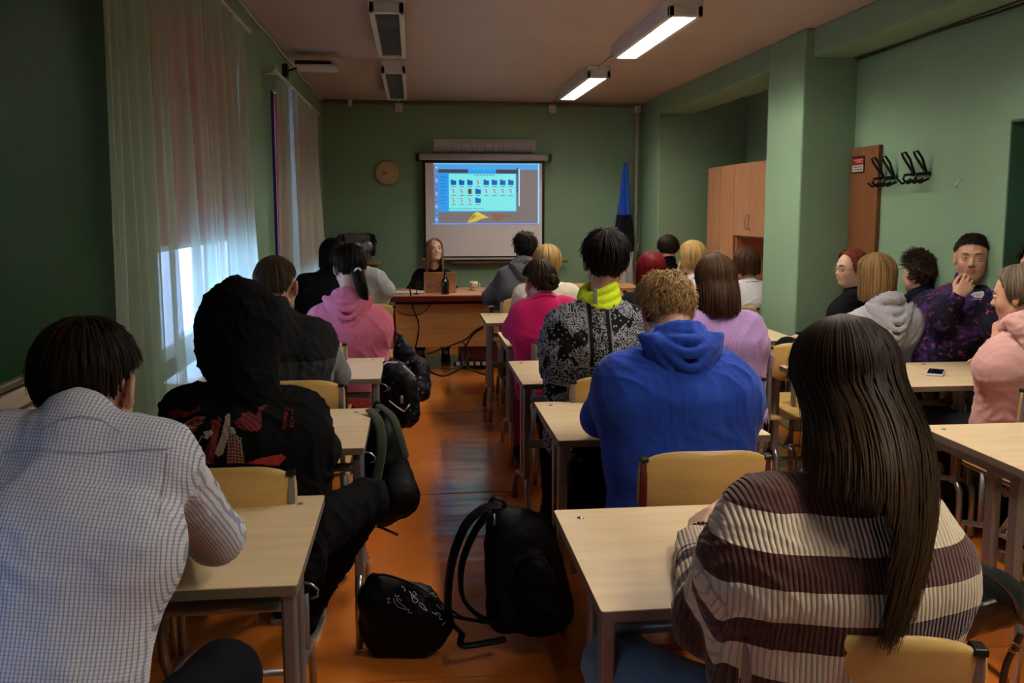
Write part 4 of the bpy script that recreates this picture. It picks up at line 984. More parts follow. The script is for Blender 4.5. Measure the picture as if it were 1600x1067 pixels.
    if collar in ('hood', 'hoodup'):
        fh = Field(np.minimum(N, hd)-.28, np.maximum(N, hd)+.28, min(h, .008)); bk = -fwd*1.0; dn = V3(0, 0, -1); hsz = hood or 1.0
        bk = nrm(back*1.0+V3(0, 0, .0))
        if collar == 'hood':
            C0 = N+V3(0, 0, .02)
            for rr, dz_, th_ in ((.082, .015, .026), (.075, .040, .016)):
                P_ = [C0+rt*rr*math.cos(a)+fwd*rr*.95*math.sin(a)+V3(0, 0, dz_-.035*math.sin(a)) for a in np.linspace(0, 2*math.pi, 15)]
                for a, b_ in zip(P_, P_[1:]): fh.cone(a, b_, th_, k=.012)
            for lv, (drop, wd, th_, bo) in enumerate(((.175, .118, .017, .120), (.128, .108, .015, .138), (.085, .096, .015, .146), (.045, .086, .016, .138), (.008, .078, .016, .115))):
                P_ = []
                for a in np.linspace(-1, 1, 13):
                    zq = -drop*hsz*(1-abs(a)**1.7); P_.append(C0+rt*wd*a*1.02*hsz**.5+bk*(bo-.075*abs(a)**2.2)*(.85+.15*hsz)+V3(0, 0, zq+.028))
                for a, b_ in zip(P_, P_[1:]): fh.cone(a, b_, th_, k=.007)
            fh.ell(C0+bk*.078+V3(0, 0, -.035*hsz), V3(.078, .040, .078)*hsz, None, .01)
        else:
            p = lambda x, y, z: hd+R@(V3(x, y, z)*hs)
            fh.ell(p(0, -.02, .02), V3(.118, .132, .138)*hs, R, .03); fh.ell(p(0, -.06, -.02), V3(.108, .105, .125)*hs, R, .03)
            fh.cone(p(0, -.04, -.06), N+V3(0, 0, .0)+bk*.02, .105, .10, .05); fh.ell(p(0, .14, -.02), V3(.07, .07, .085), R, .02, 'sub')
        V, F = fh.mesh(); V = relax(V, F, 1, .4); V = folds(V, F, fold*.8, seed+5, 1.3, (0, 0, 1)); mesh_obj('hood', V, F, top, r, True, org)
    # --- trousers and shoes
    pm = pants or cloth('black trousers', (8, 8, 10)); f = Field(lo, hi, max(h, .010))
    f.cone(hip-rt*.085-V3(0, 0, .02), hip+rt*.085-V3(0, 0, .02), .128, k=.04)
    for sg, K_, A_ in ((-1, KL, AL), (1, KR, AR)):
        f.cone(hip+rt*sg*.09, K_, .100, .072, .03); f.cone(K_, A_+(K_-A_)*.06, .072, .055, .03)
    V, F = f.mesh(); V = folds(V, F, fold*.8, seed+9); mesh_obj('trousers', V, F, pm, r, True, org)
    for A_, K_ in ((AL, KL), (AR, KR)):
        fr_ = getattr(person, 'shoes', None); dirn = nrm(V3(fwd[0], fwd[1], 0)); sh_ = MB(); c0 = A_-V3(org[0], org[1], 0); L = .27; w_ = .048; rows = []
        Vv, Ff = [], []; n = 14
        for j, (t, hw, hh) in enumerate(((-.075, .028, .07), (-.06, .036, .085), (-.02, .040, .09), (.03, .042, .08), (.08, .047, .06), (.13, .048, .048), (.17, .040, .038), (.195, .022, .026))):
            for i in range(n):
                a = 2*math.pi*i/n; xx = hw*math.cos(a); zz = max(.012, .012+hh*(.5+.5*math.sin(a))) ; q = c0+dirn*t+rt*xx; Vv.append((q[0], q[1], max(0.012, A_[2]-.10)+zz))
        for j in range(7):
            for i in range(n): Ff.append((j*n+i, j*n+(i+1) % n, (j+1)*n+(i+1) % n, (j+1)*n+i))
        Ff.append(tuple(range(n))[::-1]); Ff.append(tuple(range(7*n, 8*n))); so = mesh_obj('shoe', Vv, Ff, shoe or M_BLACK, r, True)
        sl_ = []; 
        for t, hw in ((-.08, .02), (-.07, .034), (-.03, .042), (.04, .044), (.1, .050), (.15, .048), (.185, .036), (.205, .014)): sl_.append((t, hw))
        ol = [c0+dirn*t+rt*hw for t, hw in sl_]+[c0+dirn*t-rt*hw for t, hw in sl_[::-1]]; zb_ = max(0.0, A_[2]-.10)
        MB().prism([(q[0], q[1]) for q in ol], zb_, zb_+.022).build('sole', flat('shoe sole', (176, 172, 166), .6) if shoe else flat('dark sole', (60, 58, 56), .6), so)
    if hairf: hairf(r, org, hd, R, hs, seed)
    r['_top'] = g.name; return r, g
gaze = [0, 0]; BROW = flat('brown eyebrow', (52, 36, 26), .7)
def decal(target, polys, widths, mat, par, org, name='print', n=4, off=.0025):
    """print laid on cloth: pixel outlines carried onto the cloth's surface along the sight lines and given real thickness"""
    me = target.data; bv = BVHTree.FromPolygons([v.co for v in me.vertices], [p.vertices for p in me.polygons])
    V, F = [], []; o0 = Vector((0, 0, CAMH))-Vector(org)
    def hit(x, y):
        d = Vector(ray(x, y)).normalized(); l, nn, i, t = bv.ray_cast(o0, d)
        return None if l is None else (l-d*off, d)
    for pl, wd in zip(polys, widths):
        P = []
        for a, b in zip(pl, pl[1:]):
            m = max(1, int(math.hypot(b[0]-a[0], b[1]-a[1])/2.0)); P += [(a[0]+(b[0]-a[0])*k/m, a[1]+(b[1]-a[1])*k/m) for k in range(m)]
        P.append(pl[-1]); prev = None
        for i, p in enumerate(P):
            q0, q1 = P[max(0, i-1)], P[min(len(P)-1, i+1)]; tx, ty = q1[0]-q0[0], q1[1]-q0[1]; L = math.hypot(tx, ty) or 1; nx, ny = -ty/L*wd/2, tx/L*wd/2
            A, B = hit(p[0]+nx, p[1]+ny), hit(p[0]-nx, p[1]-ny)
            if A is None or B is None or (A[0]-B[0]).length > .05: prev = None; continue
            V += [A[0], B[0]]; k = len(V)-2
            if prev is not None and (V[prev]-V[k]).length < .04: F.append((prev, prev+1, k+1, k))
            prev = k
    if F: return mesh_obj(name, [tuple(v) for v in V], F, mat, par)
def decal_fill(target, outline, mat, par, org, name='print', step=1.6, off=.002):
    """a filled printed patch: grid of small quads inside a pixel outline, laid on the cloth"""
    me = target.data; bv = BVHTree.FromPolygons([v.co for v in me.vertices], [p.vertices for p in me.polygons]); o0 = Vector((0, 0, CAMH))-Vector(org)
    def inside(x, y):
        c = False; n = len(outline)
        for i in range(n):
            x1, y1 = outline[i]; x2, y2 = outline[(i+1) % n]
            if (y1 > y) != (y2 > y) and x < (x2-x1)*(y-y1)/(y2-y1)+x1: c = not c
        return c
    xs = [p[0] for p in outline]; ys = [p[1] for p in outline]; V, F, idx = [], [], {}
    def vert(i, j):
        if (i, j) not in idx:
            d = Vector(ray(min(xs)+i*step, min(ys)+j*step)).normalized(); l, nn, k, t = bv.ray_cast(o0, d)
            idx[(i, j)] = None if l is None else len(V)
            if l is not None: V.append(l-d*off)
        return idx[(i, j)]
    for i in range(int((max(xs)-min(xs))/step)+1):
        for j in range(int((max(ys)-min(ys))/step)+1):
            if inside(min(xs)+(i+.5)*step, min(ys)+(j+.5)*step):
                q = [vert(i, j), vert(i+1, j), vert(i+1, j+1), vert(i, j+1)]
                if None not in q and max((V[q[a]]-V[q[a-1]]).length for a in range(4)) < .03: F.append(q)
    if F: return mesh_obj(name, [tuple(v) for v in V], F, mat, par)
# ================================================================ CLOTHES WITH A PATTERN
def A_(T, n): return T.new('ShaderNodeAttribute', attribute_name=n).outputs['Fac']
def shirt_mat():
    m, T, b = base_mat('checked shirt', .85, .2); u, v = A_(T, 'u'), A_(T, 'v')
    lu = mth(T, 'LESS_THAN', mth(T, 'FRACT', mth(T, 'MULTIPLY', u, 1/.0062)), .34); lv = mth(T, 'LESS_THAN', mth(T, 'FRACT', mth(T, 'MULTIPLY', v, 1/.0062)), .26)
    n = noise(T, coords(T), 9, 4); w = mix(T, n, lin((196, 200, 208)), lin((222, 224, 228)))
    c = mix(T, mth(T, 'MULTIPLY', lv, .42), w, lin((92, 106, 150))); c = mix(T, mth(T, 'MULTIPLY', lu, .62), c, lin((84, 96, 142)))
    T.link(c, b.inputs['Base Color']); bump(T, b, noise(T, coords(T), 24, 4), .35, .014); return m
def stripe_mat():
    m, T, b = base_mat('striped rib knit', .95, .1); u, v = A_(T, 'u'), A_(T, 'v'); b.inputs['Sheen Weight'].default_value = .25
    vw = mth(T, 'ADD', v, mth(T, 'MULTIPLY', noise(T, coords(T), 5, 2), .012))
    q = mth(T, 'MULTIPLY', mth(T, 'SUBTRACT', .060, vw), 1/.108); band = mth(T, 'LESS_THAN', mth(T, 'FRACT', q), .5)
    band = mth(T, 'MULTIPLY', band, mth(T, 'LESS_THAN', vw, .060)); band = mth(T, 'MAXIMUM', band, mth(T, 'GREATER_THAN', vw, .112))
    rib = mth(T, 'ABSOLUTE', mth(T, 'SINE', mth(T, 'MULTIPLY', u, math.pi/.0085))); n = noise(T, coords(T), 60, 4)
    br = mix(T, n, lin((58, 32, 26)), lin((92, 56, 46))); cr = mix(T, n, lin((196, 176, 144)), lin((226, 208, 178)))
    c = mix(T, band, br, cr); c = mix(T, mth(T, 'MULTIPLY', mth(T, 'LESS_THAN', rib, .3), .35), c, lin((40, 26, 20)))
    T.link(c, b.inputs['Base Color']); bump(T, b, mth(T, 'ADD', rib, mth(T, 'MULTIPLY', n, .4)), .7, .004); return m
def rib_mat(name, rgb, w=.007, dk=.3):
    m, T, b = base_mat(name, .92, .12); u = A_(T, 'u'); b.inputs['Sheen Weight'].default_value = .2
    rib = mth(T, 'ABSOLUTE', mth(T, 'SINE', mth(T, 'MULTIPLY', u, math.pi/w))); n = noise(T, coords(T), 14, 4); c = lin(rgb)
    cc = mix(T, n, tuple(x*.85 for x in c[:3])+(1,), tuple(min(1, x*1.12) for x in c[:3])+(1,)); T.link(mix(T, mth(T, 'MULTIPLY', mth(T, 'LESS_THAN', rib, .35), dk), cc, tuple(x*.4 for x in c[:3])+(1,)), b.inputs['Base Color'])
    bump(T, b, rib, .5, .003); return m
def bandana_mat():
    m, T, b = base_mat('bandana print', .85, .15); u, v = A_(T, 'u'), A_(T, 'v'); cb_ = T.new('ShaderNodeCombineXYZ'); T.link(u, cb_.inputs[0]); T.link(v, cb_.inputs[1]); P_ = cb_.outputs[0]
    vo = T.new('ShaderNodeTexVoronoi'); vo.inputs['Scale'].default_value = 17; T.link(P_, vo.inputs['Vector']); d = vo.outputs['Distance']
    wob = mth(T, 'ADD', d, mth(T, 'MULTIPLY', noise(T, P_, 45, 2), .30)); rings = mth(T, 'GREATER_THAN', mth(T, 'SINE', mth(T, 'MULTIPLY', wob, 46)), .42)
    n2 = noise(T, P_, 70, 3); curls_ = mth(T, 'LESS_THAN', mth(T, 'ABSOLUTE', mth(T, 'SUBTRACT', n2, .5)), .035)
    patch = mth(T, 'GREATER_THAN', noise(T, P_, 9, 2), .47); v3 = T.new('ShaderNodeTexVoronoi'); v3.inputs['Scale'].default_value = 55; T.link(P_, v3.inputs['Vector']); dots = mth(T, 'LESS_THAN', v3.outputs['Distance'], .22)
    # a plain framed band down the middle of the back with a chain of curls in it
    mid = mth(T, 'LESS_THAN', mth(T, 'ABSOLUTE', mth(T, 'ADD', u, .012)), .052); ed = mth(T, 'LESS_THAN', mth(T, 'ABSOLUTE', mth(T, 'SUBTRACT', mth(T, 'ABSOLUTE', mth(T, 'ADD', u, .012)), .05)), .003)
    core = mth(T, 'LESS_THAN', mth(T, 'ABSOLUTE', mth(T, 'ADD', u, .012)), .03)
    low = mth(T, 'LESS_THAN', mth(T, 'ABSOLUTE', mth(T, 'ADD', v, .20)), .045); hl = mth(T, 'LESS_THAN', mth(T, 'ABSOLUTE', mth(T, 'SUBTRACT', mth(T, 'ABSOLUTE', mth(T, 'ADD', v, .20)), .045)), .003)
    outp = mth(T, 'MAXIMUM', mth(T, 'MULTIPLY', rings, patch), mth(T, 'MULTIPLY', dots, mth(T, 'SUBTRACT', 1, patch))); outp = mth(T, 'MAXIMUM', outp, mth(T, 'MULTIPLY', curls_, patch))
    quiet = mth(T, 'MAXIMUM', mid, low); inner = mth(T, 'MULTIPLY', curls_, mth(T, 'MAXIMUM', core, low)); f = mth(T, 'ADD', mth(T, 'MULTIPLY', outp, mth(T, 'SUBTRACT', 1, quiet)), mth(T, 'MULTIPLY', inner, quiet))
    f = mth(T, 'MAXIMUM', f, mth(T, 'MULTIPLY', mth(T, 'MAXIMUM', ed, hl), .5)); T.link(mix(T, mth(T, 'MULTIPLY', f, .75), lin((14, 14, 16)), lin((160, 160, 166))), b.inputs['Base Color']); bump(T, b, noise(T, coords(T), 20, 4), .3, .012); return m
def jacket_mat():
    m, T, b = base_mat('two tone jacket', .85, .2); v, a = A_(T, 'v'), A_(T, 'arm'); vz = mth(T, 'ADD', v, mth(T, 'MULTIPLY', noise(T, coords(T), 3, 2), .02))
    c = mix(T, mth(T, 'LESS_THAN', vz, -.06), lin((18, 18, 20)), lin((54, 56, 60))); lt = mth(T, 'MULTIPLY', mth(T, 'GREATER_THAN', a, .5), mth(T, 'LESS_THAN', vz, -.035)); c = mix(T, lt, c, lin((120, 124, 128)))
    T.link(c, b.inputs['Base Color']); bump(T, b, noise(T, coords(T), 18, 4), .35, .012); return m
def galaxy_mat():
    m, T, b = base_mat('purple and navy print', .85, .15); co_ = coords(T); n = noise(T, co_, 5, 5, .7); n2 = noise(T, co_, 40, 4); v = A_(T, 'v')
    c = ramp(T, n, [(.30, lin((14, 14, 26))), (.50, lin((22, 20, 38))), (.58, lin((66, 44, 98))), (.64, lin((34, 26, 50))), (.72, lin((150, 40, 58)))])
    c = mix(T, mth(T, 'MULTIPLY', mth(T, 'GREATER_THAN', n2, .62), .5), c, lin((170, 60, 96))); c = mix(T, mth(T, 'LESS_THAN', v, -.56), c, lin((196, 48, 66))); T.link(c, b.inputs['Base Color']); bump(T, b, noise(T, co_, 20, 4), .3, .012); return m
def neon_mat():
    m, T, b = base_mat('neon yellow scarf', .7, .2); c = coords(T); T.link(mix(T, noise(T, c, 12, 4), lin((178, 206, 20)), lin((222, 240, 40))), b.inputs['Base Color']); bump(T, b, noise(T, c, 26, 3), .4, .012); return m
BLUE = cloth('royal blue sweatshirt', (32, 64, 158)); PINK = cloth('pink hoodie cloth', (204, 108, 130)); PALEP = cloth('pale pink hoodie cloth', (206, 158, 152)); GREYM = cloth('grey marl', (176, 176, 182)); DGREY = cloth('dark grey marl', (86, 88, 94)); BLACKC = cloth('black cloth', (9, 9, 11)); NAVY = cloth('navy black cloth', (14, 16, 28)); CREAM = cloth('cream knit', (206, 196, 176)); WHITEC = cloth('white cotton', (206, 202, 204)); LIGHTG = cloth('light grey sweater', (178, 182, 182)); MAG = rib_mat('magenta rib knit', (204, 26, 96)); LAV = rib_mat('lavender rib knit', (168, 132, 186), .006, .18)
DENIM = cloth('dark denim', (34, 50, 74)); LDENIM = cloth('light denim', (104, 132, 158)); DTROU = cloth('dark trousers', (22, 22, 26)); GTROU = cloth('charcoal trousers', (58, 58, 58)); MAGS = cloth('magenta skirt', (150, 20, 84))
H_DK = hair_mat('near black hair', (6, 5, 5), (28, 21, 18)); H_BR = hair_mat('brown hair', (18, 12, 8), (62, 42, 29)); H_DB = hair_mat('dark brown hair', (10, 7, 6), (44, 30, 22)); H_LONG = hair_mat('long brown hair', (8, 5, 4), (40, 27, 18), (74, 54, 30)); H_RED = hair_mat('red hair', (48, 3, 8), (112, 12, 22)); H_BL = hair_mat('blonde hair', (120, 92, 50), (196, 162, 104)); H_LB = hair_mat('light brown hair', (78, 56, 34), (152, 120, 78)); H_GB = hair_mat('golden brown curls', (92, 66, 38), (190, 152, 98)); H_BOB = hair_mat('chestnut hair', (28, 18, 12), (80, 54, 34)); H_ASH = hair_mat('ash hair', (52, 44, 36), (116, 100, 82)); H_AUB = hair_mat('auburn hair', (70, 30, 20), (132, 66, 44)); H_TEACH = hair_mat('teacher hair', (104, 72, 48), (176, 134, 96))
def hf(mat, **kw): return lambda r, org, hd, R, s, seed: hair(r, org, hd, R, s, mat, seed=seed, **kw)
def tube_hair(par, org, mat, path, rad, n=260, seed=1, name='ponytail', wd=.003, curl=0.):
    """a bundle of strands following a path (ponytail, bun, braid)"""
    r = np.random.default_rng(seed); P = np.array(path, float)-np.array(org); L = len(P); tt = np.linspace(0, L-1, 22); C_ = np.stack([np.interp(tt, range(L), P[:, d]) for d in range(3)], 1); rad_ = np.interp(tt, range(L), rad); T_ = np.gradient(C_, axis=0); T_ /= np.linalg.norm(T_, axis=1)[:, None]+1e-9
    u = np.cross(T_, V3(.3, .2, 1)); u /= np.linalg.norm(u, axis=1)[:, None]+1e-9; w = np.cross(T_, u); V, F = [], []; b = MB()
    b.tube([tuple(c) for c in C_], list(rad_*.86), 14); 
    for k in range(n):
        a = r.random()*6.28; q = .86+.2*r.random(); e = 1.0-.12*r.random(); m_ = max(3, int(22*e)); ln = (u[:m_]*math.cos(a)+w[:m_]*math.sin(a)); s0 = C_[:m_]+ln*(rad_[:m_]*q)[:, None]+(curl*np.sin(np.arange(m_)*.9+a*4))[:, None]*w[:m_]
        wv = np.cross(T_[:m_], ln)*wd*np.interp(np.arange(m_)/m_, [0, .8, 1], [1, 1, .1])[:, None]; i0 = len(V); V += list(np.stack([s0-wv, s0+wv], 1).reshape(-1, 3)); F += [(i0+2*i, i0+2*i+1, i0+2*i+3, i0+2*i+2) for i in range(m_-1)]
    base = b.build('tmp', mat); bv = [v.co[:] for v in base.data.vertices]; bf = [tuple(p.vertices) for p in base.data.polygons]; me = base.data; bpy.data.objects.remove(base); bpy.data.meshes.remove(me)
    n0 = len(bv); o = mesh_obj(name, bv+[tuple(v) for v in V], bf+[tuple(i+n0 for i in f) for f in F], mat, par, True); return o
def G(label, cx, Y, sy, head, hw=.165, hy=None, hipdx=0, el=None, wr=None, hy_=.06, **kw):
    """a seated student: cx, sy pixel of the base of the neck, Y depth of the shoulders, head=(px, py, Y)"""
    N = at(cx, sy, Y); hd = at(*head); rt = V3(1, 0, 0); SL = N-rt*hw+V3(0, .01, -.055); SR = N+rt*hw+V3(0, .01, -.055)
    if 'shl' in kw: SL = at(*kw.pop('shl'))
    if 'shr' in kw: SR = at(*kw.pop('shr'))
    EL = SL+V3(-.05, .16, -.235); ER = SR+V3(.05, .16, -.235)
    if 'ell' in kw: EL = at(*kw.pop('ell'))
    if 'elr' in kw: ER = at(*kw.pop('elr'))
    EL[2] = max(EL[2], .69); ER[2] = max(ER[2], .69)
    WL = V3(EL[0]+.13, EL[1]+.19, max(.80, EL[2]-.02)); WR = V3(ER[0]-.13, ER[1]+.19, max(.80, ER[2]-.02))
    if 'wrl' in kw: WL = at(*kw.pop('wrl'))
    if 'wrr' in kw: WR = at(*kw.pop('wrr'))
    return person(label, (N[0]+hipdx, kw.pop('hipY', Y-.14), kw.pop('hipz', .55)), N, hd, SL, SR, EL, ER, WL, WR, **kw)
GRP_L, GRP_R = 'students in the left row', 'students to the right of the aisle'
# ---- near figures
shirt = shirt_mat()
r1, g1 = G('man in a blue and white checked shirt bowed over the front left desk', 122, 1.62, 672, (137, 608, 1.80), hipY=1.40, hipdx=-.085, shr=(246, 720, 1.64), shl=(0, 712, 1.64), elr=(338, 838, 1.93), ell=(10, 850, 1.9), wrr=(262, 828, 2.25), top=shirt,
  tname='shirt', collar='shirt', pitch=20, yaw=-6, hs=1.06, h=.0065, loose=.016, fold=.005, bulk=.98, pants=cloth('dark navy trousers', (16, 18, 26)), kneeR=(-.40, 1.80, .60), ankR=(-.42, 1.72, .12), hairf=hf(H_DB, kind='short', t0=.014, lift=.002, n=5600, width=.0020), seed=11, skin=SKIN, neckr=.050)
r2, g2 = G('student in a black hooded sweatshirt with a red dragon print, hood up', 388, 2.70, 622, (378, 522, 2.84), hipY=2.62, shl=(298, 648, 2.72), shr=(468, 652, 2.76), ell=(272, 730, 2.92), elr=(496, 704, 2.98), wrr=(430, 662, 3.30), wrl=(330, 690, 3.3), top=cloth('deep black hoodie', (7, 7, 9), .95),
  tname='hoodie', collar='hoodup', pitch=14, hs=1.12, h=.007, loose=.034, fold=.012, bulk=1.12, kneeR=(-.17, 3.02, .57), ankR=(-.40, 3.22, .10), kneeL=(-.62, 3.05, .56), ankL=(-.52, 3.38, .10), shoe=BLACKC, seed=12)
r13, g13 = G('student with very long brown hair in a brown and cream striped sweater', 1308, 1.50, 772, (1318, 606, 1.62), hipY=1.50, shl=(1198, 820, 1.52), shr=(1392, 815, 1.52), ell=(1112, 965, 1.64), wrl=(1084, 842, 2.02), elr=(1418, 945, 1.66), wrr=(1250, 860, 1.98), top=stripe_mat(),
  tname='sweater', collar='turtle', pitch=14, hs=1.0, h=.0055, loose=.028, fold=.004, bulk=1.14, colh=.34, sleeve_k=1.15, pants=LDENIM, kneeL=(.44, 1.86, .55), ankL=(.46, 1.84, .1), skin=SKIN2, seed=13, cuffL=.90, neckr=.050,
  handL=dict(d=(.38, .55, .30), up=(-.55, .25, .8), curls=[.35, .5, .6, .7], s=1.0, thumb=.3),
  hairf=hf(H_LONG, kind='long', L=.42, t0=.022, n=8000, width=.0019, hang=(-.115, -.20), taper=-.12, lens=[(-1, .36), (-.3, .42), (.0, .55), (.2, .9), (.9, .95), (1, .5)]))
r12, g12 = G('broad student in a royal blue hoodie with curly golden brown hair', 1058, 2.84, 548, (1040, 487, 3.04), hipY=2.78, shl=(968, 592, 2.84), shr=(1124, 590, 2.84), ell=(938, 652, 3.0), elr=(1160, 655, 3.02), top=BLUE,
  tname='sweatshirt', collar='hood', pitch=30, yaw=8, hs=1.06, h=.007, loose=.026, fold=.005, bulk=1.30, hood=1.15, hairf=hf(H_GB, kind='short', t0=.014, lift=.008, n=4200, width=.0024, curl=.008, wave=.1), seed=14, neckr=.062)
r11, g11 = G('boy in a black and white bandana print jacket with a neon yellow collar', 934, 3.86, 478, (946, 410, 3.92), hipY=3.92, shl=(884, 507, 3.86), shr=(985, 505, 3.86), ell=(866, 572, 4.02), elr=(1002, 570, 4.02), top=bandana_mat(),
  tname='jacket', collar='turtle', colh=.1, pitch=4, yaw=-6, hs=1.10, h=.008, loose=.030, fold=.008, bulk=1.15, hairf=hf(H_DK, kind='short', t0=.018, lift=.007, n=3600, width=.0026), seed=15)
org11 = r11.location; c0 = at(936, 461, 3.87); f = Field(c0-.16, c0+.16, .006)
for k, (rr, zz, th) in enumerate(((.078, -.018, .020), (.072, .006, .019), (.066, .030, .016))):
    P_ = [c0+V3(rr*math.cos(a), rr*math.sin(a), zz+.022*math.sin(a+.5*k)+.006*math.cos(2*a+k)) for a in np.linspace(0, 2*math.pi, 22)]
    for a, b2 in zip(P_, P_[1:]): f.cone(a, b2, th, k=.010)
Vn, Fn = f.mesh(); sc_ = mesh_obj('scarf_collar', folds(relax(Vn, Fn, 1), Fn, .005, 3, 1.5), Fn, neon_mat(), r11, True, tuple(org11)); c0 = c0-np.array(org11)
sc_['label'] = 'bright neon yellow collar with grey reflective stripe'
MB().box(tuple(c0+V3(-.035, -.088, .006)), (.016, .008, .066), .002).build('reflective_stripe', flat('reflective grey', (120, 124, 116), .4), sc_)
r3, g3 = G('boy with a buzz cut in a black and grey jacket', 430, 3.92, 497, (431, 448, 4.0), hipY=3.95, shr=(494, 528, 3.95), shl=(370, 528, 3.95), elr=(524, 585, 4.16), top=jacket_mat(), tname='jacket', collar='zip', pitch=10, yaw=-10, hs=1.12, h=.008, loose=.028, fold=.008, bulk=1.15,
  hairf=hf(hair_mat('buzzed hair', (42, 32, 26), (84, 66, 52), None, .8), kind='short', t0=.002, lift=.0015, n=2600, width=.0014), seed=16)
r4, g4 = G('student in a pink hoodie with dark hair tied with a white clip', 545, 5.16, 476, (545, 420, 5.24), hipY=5.2, shr=(580, 502, 5.16), shl=(503, 502, 5.16), ell=(494, 545, 5.3), elr=(590, 552, 5.32), top=PINK, tname='hoodie', collar='hood', pitch=22, yaw=18, hs=1.02, h=.009, loose=.030, fold=.009, bulk=1.1, hood=1.15, cuffL=.95,
  hairf=hf(H_DB, kind='short', t0=.022, lift=.004, n=1800, width=.0036), seed=17)
o4 = tuple(r4.location)
tube_hair(r4, o4, H_DB, [at(552, 418, 5.13), at(560, 428, 5.08), at(563, 442, 5.06), at(568, 458, 5.07), at(574, 474, 5.08)], [.02, .034, .034, .028, .008], 200, 3, 'ponytail', .003)
MB().tube([tuple(at(x, y, 5.055)-V3(*o4)) for x, y in ((554, 424), (556, 420), (561, 419), (564, 423))], .006, 8).build('hair_clip', M_WHITE, r4)
r5, g5 = G('student in a black top half hidden behind the pink hoodie', 512, 6.3, 432, (521, 402, 6.36), hw=.15, top=BLACKC, tname='top', pitch=8, h=.011, hairf=hf(H_DK, kind='long', L=.09, t0=.018, n=900, width=.004, part=None), seed=18)
r6, g6 = G('student in a light grey sweater leaning an arm on the red framed chair', 570, 6.95, 428, (556, 414, 7.0), hw=.15, shr=(588, 438, 6.92), elr=(603, 453, 6.86), wrr=(566, 467, 6.9), top=LIGHTG, tname='sweater', pitch=8, h=.011, loose=.028, bulk=1.05, hipdx=-.14, hipY=7.0, hairf=hf(H_BR, kind='short', t0=.016, n=800, width=.004), seed=19)
# ---- right of the aisle
r8, g8 = G('student in a dark grey hoodie leaning left onto the farthest aisle desk', 817, 7.22, 420, (820, 389, 7.28), hw=.15, shl=(792, 432, 7.22), shr=(840, 432, 7.22), ell=(765, 464, 7.34), wrl=(785, 472, 7.6), hipdx=.06, hipY=7.28, top=DGREY, tname='hoodie', collar='hood', hood=.7, pitch=6, h=.011, loose=.026, bulk=1.05, hairf=hf(H_DK, kind='short', t0=.018, lift=.016, n=1100, width=.004), seed=20)
r9, g9 = G('student with a blonde bob in a cream sweater', 855, 6.12, 450, (855, 412, 6.16), hw=.16, hipY=6.2, top=CREAM, tname='sweater', pitch=6, h=.011, loose=.026, hairf=hf(H_BL, kind='long', L=.075, t0=.018, n=1500, width=.0038, taper=.35), seed=21)
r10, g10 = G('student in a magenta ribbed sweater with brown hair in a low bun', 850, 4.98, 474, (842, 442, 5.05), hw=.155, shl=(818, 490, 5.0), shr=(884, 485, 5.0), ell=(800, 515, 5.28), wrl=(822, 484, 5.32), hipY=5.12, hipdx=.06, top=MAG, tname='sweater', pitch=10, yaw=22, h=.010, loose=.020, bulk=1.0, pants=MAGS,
  handL=dict(d=(.3, -.1, .9), up=(-.6, .6, .2), curl=.9), hairf=hf(H_BR, kind='short', t0=.016, lift=.002, n=1500, width=.0034), seed=22)
o10 = tuple(r10.location); c = at(861, 441, 4.93); tube_hair(r10, o10, H_BR, [c+V3(.030*math.cos(a), -.004*a*.3, .030*math.sin(a)) for a in np.linspace(0, 7.5, 14)]+[c+V3(.008, -.03, 0)], [.018]*14+[.012], 160, 4, 'hair_bun', .003)
r14, g14 = G('student with straight bright red hair in black clothes', 1017, 6.0, 464, (1017, 424, 6.04), hw=.15, hipY=6.0, top=BLACKC, tname='top', pitch=4, h=.011, hairf=hf(H_RED, kind='long', L=.15, t0=.020, n=1700, width=.0036), seed=23)
r15, g15 = G('student with a short dark bob and black turtleneck beside the pilaster', 1045, 7.9, 420, (1043, 390, 7.95), hw=.15, hipY=8.0, top=BLACKC, tname='top', collar='turtle', pitch=4, h=.012, hairf=hf(H_DB, kind='long', L=.045, t0=.018, n=1000, width=.0045, taper=.5), seed=24)
r16, g16 = G('student with a blonde bob in a white top, hand at the face', 1090, 6.6, 440, (1081, 403, 6.66), hw=.155, hipY=6.6, ell=(1056, 462, 6.75), wrl=(1062, 424, 6.8), handL=dict(d=(.15, -.1, .95), up=(-.6, .6, .2), curl=.8), top=WHITEC, tname='top', pitch=4, yaw=20, h=.011, hairf=hf(H_BL, kind='long', L=.085, t0=.018, n=1500, width=.0038, taper=.2), seed=25)
r17, g17 = G('student with shoulder length brown hair in a lavender sweater', 1130, 4.18, 492, (1117, 440, 4.24), hw=.165, shl=(1082, 512, 4.18), shr=(1168, 512, 4.18), elr=(1188, 560, 4.34), hipY=4.12, top=LAV, tname='sweater', pitch=6, h=.010, loose=.024, fold=.007, hairf=hf(H_BOB, kind='long', L=.165, t0=.020, n=2200, width=.0034, hang=(-.0, -.05)), seed=26)
r18, g18 = G('student with a chestnut bob in a white shirt beside the pillar', 1172, 6.72, 446, (1166, 414, 6.78), hw=.165, hipY=6.75, top=WHITEC, tname='shirt', pitch=4, h=.011, loose=.026, hairf=hf(H_BOB, kind='long', L=.075, t0=.020, n=1500, width=.004, wave=.04), seed=27)
